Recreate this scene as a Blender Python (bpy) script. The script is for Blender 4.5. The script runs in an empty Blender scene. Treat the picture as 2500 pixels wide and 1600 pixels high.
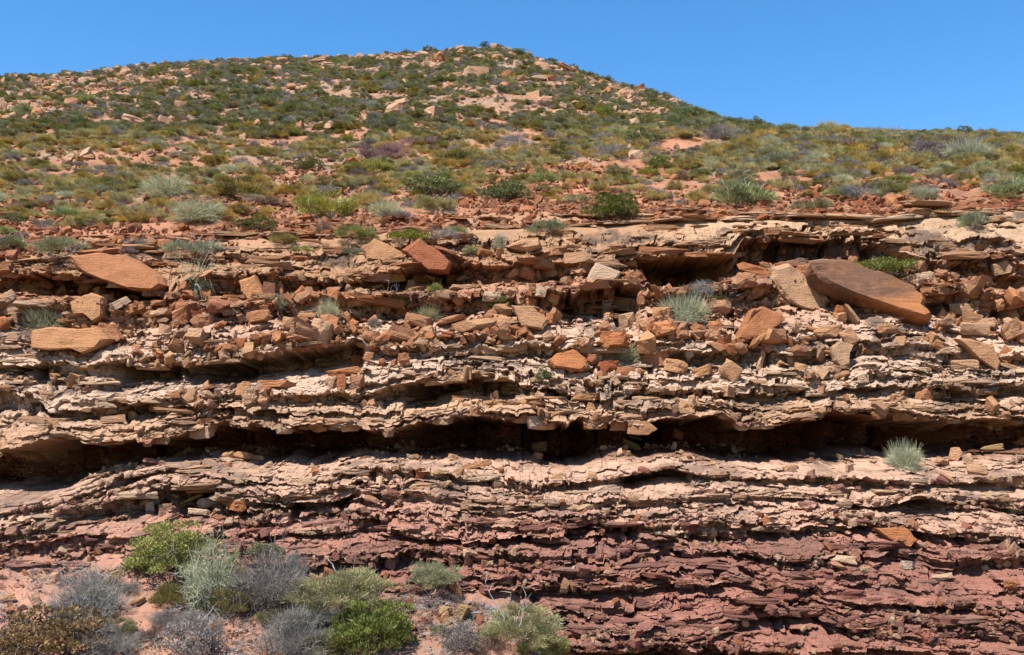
import bpy, math, random
import numpy as np

SC = bpy.context.scene
COL = SC.collection

# ------------------------------------------------------------------ camera, light, sky, exposure
F, CX, CY = 2579.0, 1203.0, 770.0            # focal length and centre of the 2406 x 1540 working frame
PITCH = math.radians(7.4)
CAMZ = 8.0
cp, sp = math.cos(PITCH), math.sin(PITCH)
cam_data = bpy.data.cameras.new('camera')
cam = bpy.data.objects.new('camera', cam_data)
COL.objects.link(cam)
cam.location = (0, 0, CAMZ)
cam.rotation_euler = (math.pi / 2 + PITCH, 0, 0)
cam_data.sensor_width = 36.0
cam_data.lens = 36.0 * F / 2406.0
cam_data.clip_start, cam_data.clip_end = 0.1, 3000.0
SC.camera = cam

SUN = np.array([-0.36, -0.40, 1.0]); SUN = SUN / np.linalg.norm(SUN)
sun_el = math.asin(SUN[2])
sun_az = math.atan2(SUN[0], SUN[1])          # clockwise from +Y
w = bpy.data.worlds.new('World'); SC.world = w; w.use_nodes = True
nt = w.node_tree
sky = nt.nodes.new('ShaderNodeTexSky'); sky.sky_type = 'NISHITA'
sky.sun_disc = False
sky.sun_elevation = sun_el
sky.sun_rotation = sun_az
sky.altitude = 0; sky.air_density = 1.0; sky.dust_density = 0.0; sky.ozone_density = 3.0
hsv = nt.nodes.new('ShaderNodeHueSaturation'); hsv.inputs['Saturation'].default_value = 1.3
nt.links.new(sky.outputs[0], hsv.inputs['Color']); nt.links.new(hsv.outputs[0], nt.nodes['Background'].inputs[0])
nt.nodes['Background'].inputs[1].default_value = 0.102
sl = bpy.data.lights.new('sun', 'SUN'); sl.energy = 5.0; sl.angle = math.radians(0.53); sl.color = (1.0, 0.955, 0.88)
so = bpy.data.objects.new('sun', sl); COL.objects.link(so)
so.location = (-20, -20, 80)
from mathutils import Vector, Matrix, Quaternion, Euler
so.rotation_euler = Vector(SUN).to_track_quat('Z', 'Y').to_euler()
SC.view_settings.view_transform = 'Standard'
SC.view_settings.look = 'None'
SC.view_settings.exposure = 1.1
SC.view_settings.gamma = 1.0
SC.view_settings.use_curve_mapping = False

# ------------------------------------------------------------------ noise
def _h(ix, iy, iz, seed):
    with np.errstate(over='ignore'):
        h = (ix.astype(np.uint32) * np.uint32(374761393) + iy.astype(np.uint32) * np.uint32(668265263)
             + iz.astype(np.uint32) * np.uint32(2246822519) + np.uint32((seed * 3266489917) & 0xffffffff))
        h = (h ^ (h >> np.uint32(15))) * np.uint32(2246822519)
        h = (h ^ (h >> np.uint32(13))) * np.uint32(3266489917)
        h = h ^ (h >> np.uint32(16))
    return h.astype(np.float32) * np.float32(2.0 / 4294967295.0) - np.float32(1.0)

def vn2(x, y, seed=0):
    x, y = np.broadcast_arrays(np.asarray(x, np.float32), np.asarray(y, np.float32))
    fx, fy = np.floor(x), np.floor(y)
    ix, iy = fx.astype(np.int64), fy.astype(np.int64)
    u, v = x - fx, y - fy
    u = u * u * u * (u * (u * 6 - 15) + 10); v = v * v * v * (v * (v * 6 - 15) + 10)
    z = np.zeros_like(ix)
    a, b = _h(ix, iy, z, seed), _h(ix + 1, iy, z, seed)
    c, d = _h(ix, iy + 1, z, seed), _h(ix + 1, iy + 1, z, seed)
    return (a + (b - a) * u) * (1 - v) + (c + (d - c) * u) * v

def fbm2(x, y, seed=0, octv=4, gain=0.5, lac=2.03):
    s, a, n = 0, 1.0, 0.0
    for i in range(octv):
        s = s + a * vn2(np.asarray(x) * lac ** i + 17.3 * i, np.asarray(y) * lac ** i - 9.1 * i, seed + i * 7)
        n += a; a *= gain
    return s / n

def vn3(x, y, z, seed=0):
    fx, fy, fz = np.floor(x), np.floor(y), np.floor(z)
    ix, iy, iz = fx.astype(np.int64), fy.astype(np.int64), fz.astype(np.int64)
    u, v, t = x - fx, y - fy, z - fz
    u = u * u * (3 - 2 * u); v = v * v * (3 - 2 * v); t = t * t * (3 - 2 * t)
    r = []
    for dz in (0, 1):
        a, b = _h(ix, iy, iz + dz, seed), _h(ix + 1, iy, iz + dz, seed)
        c, d = _h(ix, iy + 1, iz + dz, seed), _h(ix + 1, iy + 1, iz + dz, seed)
        r.append((a + (b - a) * u) * (1 - v) + (c + (d - c) * u) * v)
    return r[0] * (1 - t) + r[1] * t

def fbm3(p, f, seed=0, octv=3):
    s, a, n = 0, 1.0, 0
    for i in range(octv):
        q = p * (f * 2.07 ** i) + i * 13.7
        s = s + a * vn3(q[:, 0], q[:, 1], q[:, 2], seed + i); n += a; a *= 0.5
    return s / n

def sstep(a, b, x):
    t = np.clip((x - a) / (b - a), 0, 1)
    return t * t * (3 - 2 * t)

# ------------------------------------------------------------------ frame <-> place
def g_of(py):
    dy = (CY - py) / F
    return (sp + dy * cp) / (cp - dy * sp)
def k_of(py):
    dy = (CY - py) / F
    return cp - dy * sp
def place(px, py, Y):
    """the point at distance Y that lies along the sight line through (px, py)"""
    return np.array([(px - CX) / F / k_of(py) * Y, Y, CAMZ + g_of(py) * Y])
def seen(P):
    x, y, z = P[..., 0], P[..., 1], P[..., 2] - CAMZ
    zc = y * cp + z * sp
    return CX + F * x / zc, CY - F * (-y * sp + z * cp) / zc
def poly(pts):
    a = np.array(pts, float)
    return lambda x: np.interp(x, a[:, 0], a[:, 1])

# ------------------------------------------------------------------ mesh helpers
def link(o, parent=None):
    COL.objects.link(o)
    if parent is not None:
        o.parent = parent
    return o
def tag(o, label=None, cat=None, group=None, kind=None):
    if label: o['label'] = label
    if cat: o['category'] = cat
    if group: o['group'] = group
    if kind: o['kind'] = kind
    return o
def mesh_np(name, V, faces, k, colors=None, smooth=False, mat=None):
    """V (n,3); faces (m,k) int array; colors (n,3) stored per vertex as 'tint'"""
    me = bpy.data.meshes.new(name)
    V = np.ascontiguousarray(V, np.float32); faces = np.ascontiguousarray(faces, np.int32)
    m = len(faces)
    me.vertices.add(len(V)); me.vertices.foreach_set('co', V.ravel())
    me.loops.add(m * k); me.loops.foreach_set('vertex_index', faces.ravel())
    me.polygons.add(m)
    me.polygons.foreach_set('loop_start', np.arange(0, m * k, k, dtype=np.int32))
    me.polygons.foreach_set('use_smooth', np.full(m, smooth, bool))
    me.update(calc_edges=True)
    if colors is not None:
        at = me.attributes.new('tint', 'FLOAT_COLOR', 'POINT')
        c = np.ones((len(V), 4), np.float32); c[:, :3] = colors
        at.data.foreach_set('color', c.ravel())
    if mat: me.materials.append(mat)
    return me
def obj(name, me, parent=None, loc=(0, 0, 0)):
    o = bpy.data.objects.new(name, me); o.location = loc
    return link(o, parent)

# ------------------------------------------------------------------ materials
class NG:
    def __init__(s, name):
        s.m = bpy.data.materials.new(name); s.m.use_nodes = True
        s.t = s.m.node_tree; s.b = s.t.nodes['Principled BSDF']
        s.b.inputs['Roughness'].default_value = 0.92
        s.b.inputs['Specular IOR Level'].default_value = 0.15
    def n(s, kind, **kw):
        nd = s.t.nodes.new(kind)
        for k, v in kw.items():
            if k in nd.inputs and not hasattr(nd, k):
                nd.inputs[k].default_value = v
            else:
                setattr(nd, k, v)
        return nd
    def l(s, a, b): s.t.links.new(a, b)
    def noise(s, vec, scale, detail=4.0, rough=0.55):
        nd = s.n('ShaderNodeTexNoise'); nd.inputs['Scale'].default_value = scale
        nd.inputs['Detail'].default_value = detail; nd.inputs['Roughness'].default_value = rough
        s.l(vec, nd.inputs['Vector']); return nd.outputs['Fac']
    def mapr(s, v, a, b, c, d):
        nd = s.n('ShaderNodeMapRange'); s.l(v, nd.inputs[0])
        for i, q in enumerate((a, b, c, d)): nd.inputs[i + 1].default_value = q
        return nd.outputs[0]
    def scalev(s, vec, sc):
        nd = s.n('ShaderNodeMapping'); nd.inputs['Scale'].default_value = sc; s.l(vec, nd.inputs['Vector']); return nd.outputs[0]
    def mix(s, mode, fac, a, b):
        nd = s.n('ShaderNodeMix'); nd.data_type = 'RGBA'; nd.blend_type = mode
        for sock, v in ((nd.inputs[0], fac), (nd.inputs[6], a), (nd.inputs[7], b)):
            if hasattr(v, 'is_linked'): s.l(v, sock)
            else: sock.default_value = v if not isinstance(v, tuple) else (v + (1,) if len(v) == 3 else v)
        return nd.outputs[2]
    def bump(s, h, strength, dist):
        nd = s.n('ShaderNodeBump'); nd.inputs['Strength'].default_value = strength; nd.inputs['Distance'].default_value = dist
        s.l(h, nd.inputs['Height']); s.l(nd.outputs[0], s.b.inputs['Normal'])

def rock_material(name, use_tint=True, base=None, obj_coords=False, rand=0.0, grain=1.0, bed=1.0):
    g = NG(name)
    tc = g.n('ShaderNodeTexCoord'); P = tc.outputs['Object']
    if use_tint:
        c = g.n('ShaderNodeAttribute', attribute_name='tint').outputs['Color']
    else:
        c = g.n('ShaderNodeRGB'); c.outputs[0].default_value = base + (1,); c = c.outputs[0]
    if rand:
        oi = g.n('ShaderNodeObjectInfo'); hs = g.n('ShaderNodeHueSaturation')
        g.l(g.mapr(oi.outputs['Random'], 0, 1, 1 - rand, 1 + rand), hs.inputs['Value'])
        m2 = g.n('ShaderNodeMath', operation='FRACT'); m3 = g.n('ShaderNodeMath', operation='MULTIPLY'); m3.inputs[1].default_value = 7.77
        g.l(oi.outputs['Random'], m3.inputs[0]); g.l(m3.outputs[0], m2.inputs[0])
        g.l(g.mapr(m2.outputs[0], 0, 1, 0.5 - rand * 0.05, 0.5 + rand * 0.035), hs.inputs['Hue'])
        g.l(g.mapr(m2.outputs[0], 0, 1, 1.08, 0.88), hs.inputs['Saturation'])
        g.l(c, hs.inputs['Color']); c = hs.outputs[0]
    c = g.mix('MULTIPLY', 1.0, c, (ALB, ALB, ALB))
    n1 = g.noise(P, 2.2, 5, 0.6)
    n2 = g.noise(P, 26.0, 4, 0.6)
    nb = g.noise(g.scalev(P, (2.2, 2.2, 26.0)), 1.0, 5, 0.62)          # bedding: stretched along the layers
    v = g.mapr(n1, 0.25, 0.75, 0.82, 1.16)
    c = g.mix('MULTIPLY', 1.0, c, g.mix('MIX', v, (0, 0, 0), (1, 1, 1)))
    c = g.mix('MULTIPLY', 0.9, c, g.mix('MIX', g.mapr(nb, 0.3, 0.7, 1 - 0.34 * bed, 1 + 0.1 * bed), (0, 0, 0), (1, 1, 1)))
    c = g.mix('MULTIPLY', 0.7, c, g.mix('MIX', g.mapr(n2, 0.3, 0.7, 0.72, 1.12), (0, 0, 0), (1, 1, 1)))
    g.l(c, g.b.inputs['Base Color'])
    ad = g.n('ShaderNodeMath', operation='MULTIPLY_ADD'); ad.inputs[1].default_value = 1.3 * bed
    g.l(nb, ad.inputs[0]); g.l(n2, ad.inputs[2])
    g.bump(ad.outputs[0], 0.9 * grain, 0.06)
    return g.m

ALB = 1.0                                     # the tones below are relative; this sets how much light the ground returns
M_CLIFF = rock_material('layered_sandstone')
M_HILL = rock_material('red_stony_soil', bed=0.3)
M_SAND = rock_material('pink_sandy_soil', bed=0.0, grain=0.6)
# ------------------------------------------------------------------ the cliff: lips of the rock layers (frame x, frame y) and how far each overhangs
Y0 = poly([(420, 40), (500, 37.0), (560, 34.2), (700, 31.6), (850, 29.8), (1000, 28.3), (1100, 27.2), (1300, 25.1), (1540, 23.0), (1760, 21.2)])
L_TOP = poly([(-400, 618), (0, 612), (180, 598), (400, 596), (500, 583), (780, 566), (1000, 545), (1300, 538), (1500, 528), (1720, 519), (2080, 518), (2406, 498), (2800, 490)])
SKY = poly([(-700, 190), (-300, 186), (0, 187), (70, 183), (200, 177), (260, 166), (420, 150), (560, 143), (700, 138), (860, 132), (960, 126), (1060, 117), (1130, 112), (1190, 117), (1250, 134), (1330, 155), (1400, 184), (1470, 209), (1540, 226), (1600, 249), (1680, 284), (1740, 304), (1850, 318), (2000, 325), (2150, 329), (2406, 334), (2800, 338), (3100, 342)])
# each lip: line, overhang depth along x (m), share of the band that is ceiling / back wall
LIPS = [
 ('A', [(0,640),(60,632),(200,642),(300,662),(400,690),(450,650),(500,632),(640,648),(780,662),(850,650),(950,628),(1060,612),(1150,618),(1300,612),(1400,622),(1520,598),(1620,592),(1720,598),(1745,556),(1800,550),(1900,552),(2080,560),(2160,590),(2250,612),(2330,590),(2406,610)],
       [(0,.9),(180,.9),(230,1.6),(400,1.4),(440,.2),(520,.25),(780,.35),(840,.55),(930,.9),(1060,.8),(1120,.25),(1400,.3),(1500,.6),(1540,2.1),(1700,2.1),(1730,.55),(1800,.5),(2060,.55),(2120,.3),(2406,.35)], .06, .55),
 ('M', [(0,708),(300,716),(560,716),(780,690),(900,692),(1060,684),(1200,690),(1340,668),(1420,664),(1490,672),(1600,690),(1760,664),(1900,652),(2080,668),(2200,668),(2300,672),(2406,690)],
       [(0,.05),(500,.1),(820,.25),(1050,.35),(1300,.45),(1340,.9),(1480,.9),(1520,.35),(1700,.3),(2100,.2),(2200,.55),(2406,.5)], .08, .35),
 ('B', [(0,848),(100,850),(180,856),(280,848),(360,846),(440,840),(520,836),(600,824),(720,808),(830,798),(900,812),(1000,815),(1100,806),(1200,800),(1300,812),(1400,810),(1560,812),(1700,818),(1800,820),(1900,830),(2000,826),(2050,815),(2150,795),(2250,820),(2406,832)],
       [(0,.8),(90,.9),(130,.15),(240,.2),(275,1.5),(350,1.5),(420,.35),(470,1.5),(620,1.6),(820,1.3),(860,.1),(1000,.25),(1200,.35),(1330,.4),(1420,.5),(1560,.55),(1800,.4),(1850,.6),(2100,.5),(2180,.25),(2406,.25)], .10, .30),
 ('C', [(0,915),(80,925),(110,962),(210,948),(330,935),(500,918),(650,922),(760,918),(930,892),(1000,880),(1090,876),(1200,890),(1300,905),(1450,918),(1600,914),(1700,905),(1830,910),(1950,905),(2060,890),(2180,898),(2300,905),(2406,900)],
       [(0,.3),(90,.5),(330,.45),(400,.1),(640,.15),(860,.15),(925,1.5),(1120,1.5),(1230,.7),(1270,.15),(1560,.25),(1640,.5),(1880,.5),(2000,.35),(2100,.45),(2406,.45)], .12, .32),
 ('D', [(0,1042),(130,1012),(200,1032),(320,1026),(430,1000),(520,986),(600,992),(700,1002),(800,986),(900,1000),(980,984),(1100,966),(1200,972),(1262,966),(1285,992),(1335,994),(1360,972),(1400,988),(1440,972),(1500,982),(1600,972),(1700,966),(1750,988),(1840,978),(1925,968),(1950,950),(2060,962),(2150,974),(2300,980),(2406,984)],
       [(0,1.3),(150,1.7),(500,1.8),(900,1.9),(1250,2.1),(1500,2.2),(1900,2.5),(2060,2.6),(2200,2.0),(2280,1.2),(2406,1.0)], .16, .50),
 ('N', [(0,1190),(110,1180),(250,1130),(400,1098),(520,1110),(700,1128),(840,1100),(1000,1100),(1200,1128),(1360,1128),(1480,1110),(1560,1096),(1650,1106),(1740,1118),(1900,1116),(2100,1124),(2406,1120)],
       [(0,.1),(240,.15),(300,.5),(480,.45),(560,.15),(1000,.1),(1180,.2),(1440,.2),(1495,1.0),(1700,1.0),(1740,.2),(2100,.2),(2200,.35),(2406,.3)], .06, .35),
 ('E', [(0,1242),(110,1226),(150,1196),(250,1176),(350,1146),(480,1134),(560,1156),(700,1174),(780,1166),(840,1144),(900,1156),(1000,1152),(1100,1172),(1200,1180),(1360,1188),(1450,1172),(1560,1164),(1650,1150),(1760,1150),(1880,1158),(1990,1166),(2080,1178),(2150,1150),(2280,1166),(2406,1186)],
       [(0,.7),(130,.75),(240,.4),(300,.6),(480,.75),(560,.5),(700,.55),(840,.75),(950,.65),(1060,.4),(1200,.45),(1350,.5),(1460,.35),(1560,.3),(1700,.45),(1740,.45),(1990,.5),(2150,.6),(2406,.6)], .08, .30),
 ('F', [(0,1296),(150,1290),(300,1286),(400,1262),(520,1252),(700,1248),(860,1228),(950,1242),(1100,1264),(1200,1260),(1330,1246),(1400,1222),(1470,1238),(1600,1236),(1750,1240),(2000,1222),(2180,1240),(2406,1272)],
       [(0,.1),(250,.25),(520,.55),(700,.4),(860,.55),(1000,.75),(1200,.8),(1320,.4),(1400,.55),(1480,.5),(1600,.6),(1760,.5),(1860,.2),(2000,.35),(2200,.45),(2406,.5)], .05, .28),
 ('G', [(0,1326),(120,1330),(300,1318),(420,1330),(520,1296),(640,1304),(760,1306),(900,1292),(1000,1288),(1150,1300),(1300,1312),(1450,1306),(1560,1286),(1620,1300),(1750,1292),(1850,1308),(1960,1296),(2100,1282),(2240,1306),(2406,1296)],
       [(0,.3),(180,.4),(330,.4),(500,.6),(760,.5),(960,.35),(1050,.12),(1500,.15),(1620,.35),(1780,.4),(1850,.15),(2050,.3),(2150,.5),(2406,.5)], .05, .26),
 ('H', [(0,1420),(800,1400),(1100,1376),(1300,1372),(1480,1372),(1620,1352),(1740,1350),(1800,1372),(1900,1370),(2050,1396),(2200,1412),(2406,1420)],
       [(0,.1),(1100,.08),(1420,.25),(1640,.35),(1760,.5),(1900,.35),(2100,.3),(2406,.15)], .05, .25),
 ('I', [(0,1540),(900,1530),(1150,1500),(1320,1446),(1400,1474),(1540,1478),(1620,1484),(1700,1466),(1790,1440),(1850,1434),(1930,1424),(2000,1470),(2120,1452),(2250,1474),(2406,1486)],
       [(0,.1),(1250,.2),(1340,.6),(1440,.5),(1640,.5),(1760,.6),(1900,.65),(2000,.75),(2200,.7),(2406,.75)], .05, .28),
 ('J', [(0,1620),(900,1600),(1200,1560),(1330,1512),(1500,1516),(1650,1512),(1800,1516),(2000,1514),(2100,1522),(2250,1530),(2406,1548)],
       [(0,.2),(1300,.35),(1500,.5),(1700,.55),(1900,.5),(2100,.35),(2406,.4)], .05, .28),
]
L_END = poly([(0, 1760), (2406, 1760)])
lines = [L_TOP] + [poly(l[1]) for l in LIPS] + [L_END]
NC = 1180
acol = np.linspace(-0.56, 0.56, NC)                    # tangent of the bearing of each column of the survey grid
px0 = CX + acol * F
def line_y(fn):
    y = fn(px0)
    for _ in range(2):
        y = fn(CX + acol * F * k_of(y))
    return y
LY = [line_y(f) for f in lines]
for i in range(1, len(LY)):
    LY[i] = np.maximum(LY[i], LY[i - 1] + 9)
nrows, seg, tt, nose_row = [], [], [], [0]
for i in range(len(LY) - 1):
    n = max(10, int(round(float(np.mean((LY[i + 1] - LY[i])[150:-150])) / 1.75)))
    seg += [i] * n; tt += list((np.arange(n)) / n); nose_row.append(nose_row[-1] + n)
seg = np.array(seg + [len(LY) - 2]); tt = np.array(tt + [1.0]); NR = len(seg)
LYa = np.array(LY)
PY = LYa[seg] * (1 - tt)[:, None] + LYa[seg + 1] * tt[:, None]            # NR x NC
rowi = np.arange(NR, dtype=float)
XR = acol[None, :] * Y0(PY)                                              # metres along the cliff
# jagged wander of the layers; fades towards the top edge so that it meets the hillside
RR = np.broadcast_to(rowi[:, None], PY.shape)
fade = sstep(0, 14, RR)
jag = fbm2(XR * 0.55, RR * 0.020, 3, 3) * 4 + (0.5 - np.abs(fbm2(XR * 0.8, RR * 0.09, 5, 4, 0.6))) * 11 + fbm2(XR * 3.5, RR * 0.14, 8, 4, 0.6) * 5
def stepped(f, fr, seed):                                  # breaks along upright joints: the layers jump up or down
    c0 = np.floor(XR * f + 0.7 * vn2(XR * f * 2.1, RR * 0.01, seed + 1) + 0.35 * vn2(XR * 7, RR * 0.05, seed + 2))
    a = _h(c0.astype(np.int64), np.floor(RR * 0).astype(np.int64), (c0 * 0).astype(np.int64), seed)
    b = _h(c0.astype(np.int64) + 991, np.floor(RR * 0).astype(np.int64), (c0 * 0).astype(np.int64), seed + 3)
    return a * np.cos(RR * fr + b * 3) + b * np.sin(RR * fr * 1.7 + a * 5)
jag += 7.0 * stepped(0.75, 0.030, 15) + 5.0 * stepped(1.9, 0.06, 25) + 2.5 * stepped(4.5, 0.10, 35)
PY0 = PY.copy()
PY = PY + jag * fade
PY = np.maximum.accumulate(PY + np.arange(NR)[:, None] * 0.02, axis=0)
JG = PY - PY0
YE = Y0(PY); YS = Y0(PY0)
Yc = YE.copy()
for i, (nm, pts, dep, cr, br) in enumerate(LIPS):
    r0, r1 = nose_row[i + 1], nose_row[i + 2]
    D = poly(dep)(CX + acol * F * k_of(LY[i + 1]))
    xr = XR[r0]
    if i >= 6: D = D * 1.25 * sstep(-.30, .22, fbm2(xr * 0.33, 0 * xr + i * 2.2, 59 + i, 3))
    D = D * (1 + 0.55 * fbm2(xr * 0.9, 0 * xr + i * 3.1, 21 + i, 3)) + 0.22 * fbm2(xr * 2.3, 0 * xr + i, 31 + i, 3)
    jc = np.floor(xr * 0.8 + 0.8 * vn2(xr * 1.7, 0 * xr + i, 55 + i))
    D = D * ((0.55 if i != 4 else 0.85) + (0.85 if i != 4 else 0.3) * (0.5 + 0.5 * _h(jc.astype(np.int64), (jc * 0 + i).astype(np.int64), (jc * 0).astype(np.int64), 57)))
    D = np.maximum(D * (1.0 + 0.45 * (D > 0.8)), 0.02)
    Yb = YS[r0] + D
    t = np.linspace(0, 1, r1 - r0 + 1)[:, None]
    te = np.clip(t + JG[r0:r1 + 1] / np.maximum(LYa[i + 2] - LYa[i + 1], 20)[None], 0, 1)
    c = np.clip(cr * 1.1 * (fbm2(xr * 1.6, 0 * xr, 41 + i, 3) + 0.15), 0.012, 0.12)[None]
    b = br * (1 + 0.4 * fbm2(xr * 0.7, 0 * xr, 51 + i, 3))[None]
    kc = np.clip(t / c, 0, 1) ** 0.4
    fl = np.clip((te - b) / (1 - b), 0, 1)
    gm = (0.62 + 0.25 * fbm2(xr * 0.8, 0 * xr, 45 + i, 2))[None]
    fl = fl ** gm
    body = Yb[None] * (1 - fl) + YS[r1][None] * fl
    ce = sstep(0.85, 1.0, t)
    body = body * (1 - ce) + YE[r0:r1 + 1] * ce
    yy = YE[r0:r1 + 1] * (1 - kc) + body * kc
    yy = np.maximum(yy, YE[r0:r1 + 1] - 0.5)
    Yc[r0 + (1 if i else 0):r1 + 1] = yy[(1 if i else 0):]
    Yc[r0] = YE[r0]
# second and third order bedding: lips that open and pinch out along the layer
rng = np.random.default_rng(11)
rec = np.zeros_like(Yc)
def tooth(r, D, L, c=1):
    n = int(max(2, L))
    e = min(NR, r + n + 1)
    t = (np.arange(r + 1, e) - r - 1) / n
    f = (1 - t) ** 1.25
    if c > 1: f = f * np.minimum(1, (np.arange(len(t)) + 1) / c)
    rec[r + 1:e] += f[:, None] * D[None]
r = 6; k = 0
while r < NR - 4:
    xr = XR[r]
    gap = int(rng.integers(3, 7)) if rng.random() < .3 else int(rng.integers(10, 24))
    low = r > nose_row[7]
    m = sstep(0.0 if low else 0.02, 0.42, fbm2(xr * (0.42 if low else 0.34) * rng.uniform(0.7, 1.6), 0 * xr + k * 5.3, 61, 4, 0.6))
    D = m * rng.uniform(0.16, 0.55) * (1.0 + 0.9 * fbm2(xr * 3.0, 0 * xr + k, 62, 3))
    ch = np.floor(xr * rng.uniform(.7, 1.6) + fbm2(xr * 2, 0 * xr + k, 64, 2))
    D = D * (0.75 + 0.5 * _h(ch.astype(np.int64), (ch * 0 + k).astype(np.int64), (ch * 0).astype(np.int64), 65))
    D *= 1.35 if low else 1.2
    if nose_row[5] + 20 < r < nose_row[7] - 4: D *= .45
    tooth(r, np.maximum(D, 0), gap * rng.uniform(1.1, 2.2))
    r += gap; k += 1
r = 4
while r < NR - 3:
    xr = XR[r]
    m = sstep(-0.05, 0.4, fbm2(xr * 0.9, 0 * xr + k * 3.7, 63, 3))
    tooth(r, m * rng.uniform(0.03, 0.10), rng.uniform(2, 5)); r += int(rng.integers(2, 7)); k += 1
# buttresses, broken blocks, pits and roughness
rec += 0.30 * np.clip(fbm2(XR * 0.45, RR * 0.012, 71, 3) + 0.1, -0.6, 1) * fade
cellx = np.floor(XR * 0.95 + 0.9 * fbm2(XR * 0.4, RR * 0.05, 72, 2) + vn2(np.floor(RR / 13) * 7.7, 0 * RR, 77) * 3)
band = np.floor(RR / 13 + 0.6 * fbm2(XR * 0.3, RR * 0.01, 74, 2))
blk = _h(cellx.astype(np.int64), band.astype(np.int64), (cellx * 0).astype(np.int64), 75)
upper = 1 - sstep(nose_row[2] - 20, nose_row[2] + 30, RR)
rec += blk * (0.17 + 0.12 * upper) * fade
cell2 = np.floor(XR * 2.4 + 0.8 * fbm2(XR * 1.1, RR * 0.06, 172, 2) + vn2(np.floor(RR / 6) * 5.3, 0 * RR, 177) * 4)
band2 = np.floor(RR / 6 + 0.5 * fbm2(XR * 0.4, RR * 0.02, 174, 2))
rec += _h(cell2.astype(np.int64), band2.astype(np.int64), (cell2 * 0).astype(np.int64), 175) * 0.075 * fade
for cl_, dep_ in ((cellx, 0.28), (cell2, 0.12)):              # open joints along the block edges
    e_ = np.zeros_like(rec); e_[:, 1:] = (cl_[:, 1:] != cl_[:, :-1])
    rec += e_ * dep_ * np.clip(vn2(cl_ * 3.3, band * 1.7, 178) + .25, 0, 1) * fade
rec += 0.09 * fbm2(XR * 2.6, RR * 0.09, 76, 4, 0.6) * fade
rec += 0.05 * np.abs(fbm2(XR * 9, RR * 0.30, 79, 3, 0.6)) * fade
pit = sstep(0.22, 0.55, vn2(XR * 5.5, RR * 0.16, 81)) * sstep(0.1, 0.4, fbm2(XR * 0.35, RR * 0.02, 82, 2))
rec += 0.30 * pit * fade
Yc = Yc + rec
Zc = CAMZ + g_of(PY) * YE
cliffV = np.stack([XR * 0 + acol[None, :] * YE, Yc, Zc], -1)

# rock colours of the beds (before any light, save the shade painted behind the long overhang)
def C(*v): return np.array(v, float)
ORANGE, TAN, CREAM, PINKC, BUFF = C(.36,.15,.065), C(.39,.22,.12), C(.53,.36,.25), C(.475,.29,.195), C(.44,.265,.158)
RED, PURPLE, RUST_SHADE, VARN = C(.26,.09,.048), C(.275,.120,.083), C(.27,.095,.04), C(.075,.052,.042)
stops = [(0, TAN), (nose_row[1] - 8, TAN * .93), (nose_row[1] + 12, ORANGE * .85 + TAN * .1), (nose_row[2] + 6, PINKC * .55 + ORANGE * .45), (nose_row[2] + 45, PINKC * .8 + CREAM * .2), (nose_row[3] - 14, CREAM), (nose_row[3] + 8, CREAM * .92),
         (nose_row[4], CREAM * .95), (nose_row[4] + 22, BUFF), (nose_row[5], BUFF * 1.02), (nose_row[5] + 3, RUST_SHADE * .62), (nose_row[5] + 34, RUST_SHADE * .45), (nose_row[5] + 52, PINKC * 1.02), (nose_row[7] - 10, PINKC * .97),  # red-brown bed behind the overhang lip, darkened further as painted cave shade
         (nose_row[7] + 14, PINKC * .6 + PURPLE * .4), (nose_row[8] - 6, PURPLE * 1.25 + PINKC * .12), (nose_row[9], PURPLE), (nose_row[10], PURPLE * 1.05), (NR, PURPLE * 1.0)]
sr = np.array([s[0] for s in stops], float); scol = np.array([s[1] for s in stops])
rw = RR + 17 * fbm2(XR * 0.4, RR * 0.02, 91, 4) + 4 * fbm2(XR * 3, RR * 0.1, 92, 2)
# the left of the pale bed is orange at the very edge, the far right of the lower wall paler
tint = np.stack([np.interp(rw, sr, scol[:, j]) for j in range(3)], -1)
PXs = CX + acol[None, :] * F * k_of(PY)
pale_right = (sstep(1350, 1500, PXs) * sstep(nose_row[7], nose_row[7] + 10, rw) * (1 - sstep(nose_row[8] - 5, nose_row[8] + 8, rw)))[..., None]
tint = tint * (1 - pale_right * .7) + PINKC * pale_right * .7
pave = (sstep(1480, 1700, PXs) * (1 - sstep(nose_row[1] - 6, nose_row[1] + 2, RR)))[..., None]
tint = tint * (1 - pave * .75) + C(.47, .305, .185) * pave * .75
leftred = ((1 - sstep(60, 170, PXs)) * sstep(nose_row[4] + 15, nose_row[4] + 40, rw) * (1 - sstep(nose_row[5] + 20, nose_row[5] + 40, rw)))[..., None]
tint = tint * (1 - leftred * .45) + ORANGE * .8 * leftred * .45
# bed to bed variation, dust on the floors, dark crust on the steep faces
bedn = fbm2(XR * 0.12, RR * 0.55, 93, 3)
tint *= (1 + 0.20 * bedn)[..., None]
gz = np.gradient(Yc, axis=0) / np.maximum(np.abs(np.gradient(Zc, axis=0)), 1e-3)
steep = 1 - sstep(0.55, 1.6, gz)
low = sstep(nose_row[7] + 10, nose_row[8], RR)
floor_m = sstep(0.9 - .35 * low, 1.8 - .6 * low, gz)
sandy = C(.47, .275, .20)
low = sstep(nose_row[7] + 10, nose_row[8], RR)
dust = (floor_m * sstep(-0.2 - .15 * low, 0.3, fbm2(XR * 0.8, RR * 0.05, 95, 4)) * (0.35 + 0.5 * low))[..., None]
tint = tint * (1 - dust) + sandy * dust
crust = steep * sstep(0.02, 0.40, fbm2(XR * 0.75, RR * 0.06, 96, 5, 0.62)) * (0.80 - 0.25 * sstep(nose_row[4], nose_row[5], RR) * (1 - low)) * (1 - .45 * low)
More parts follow.
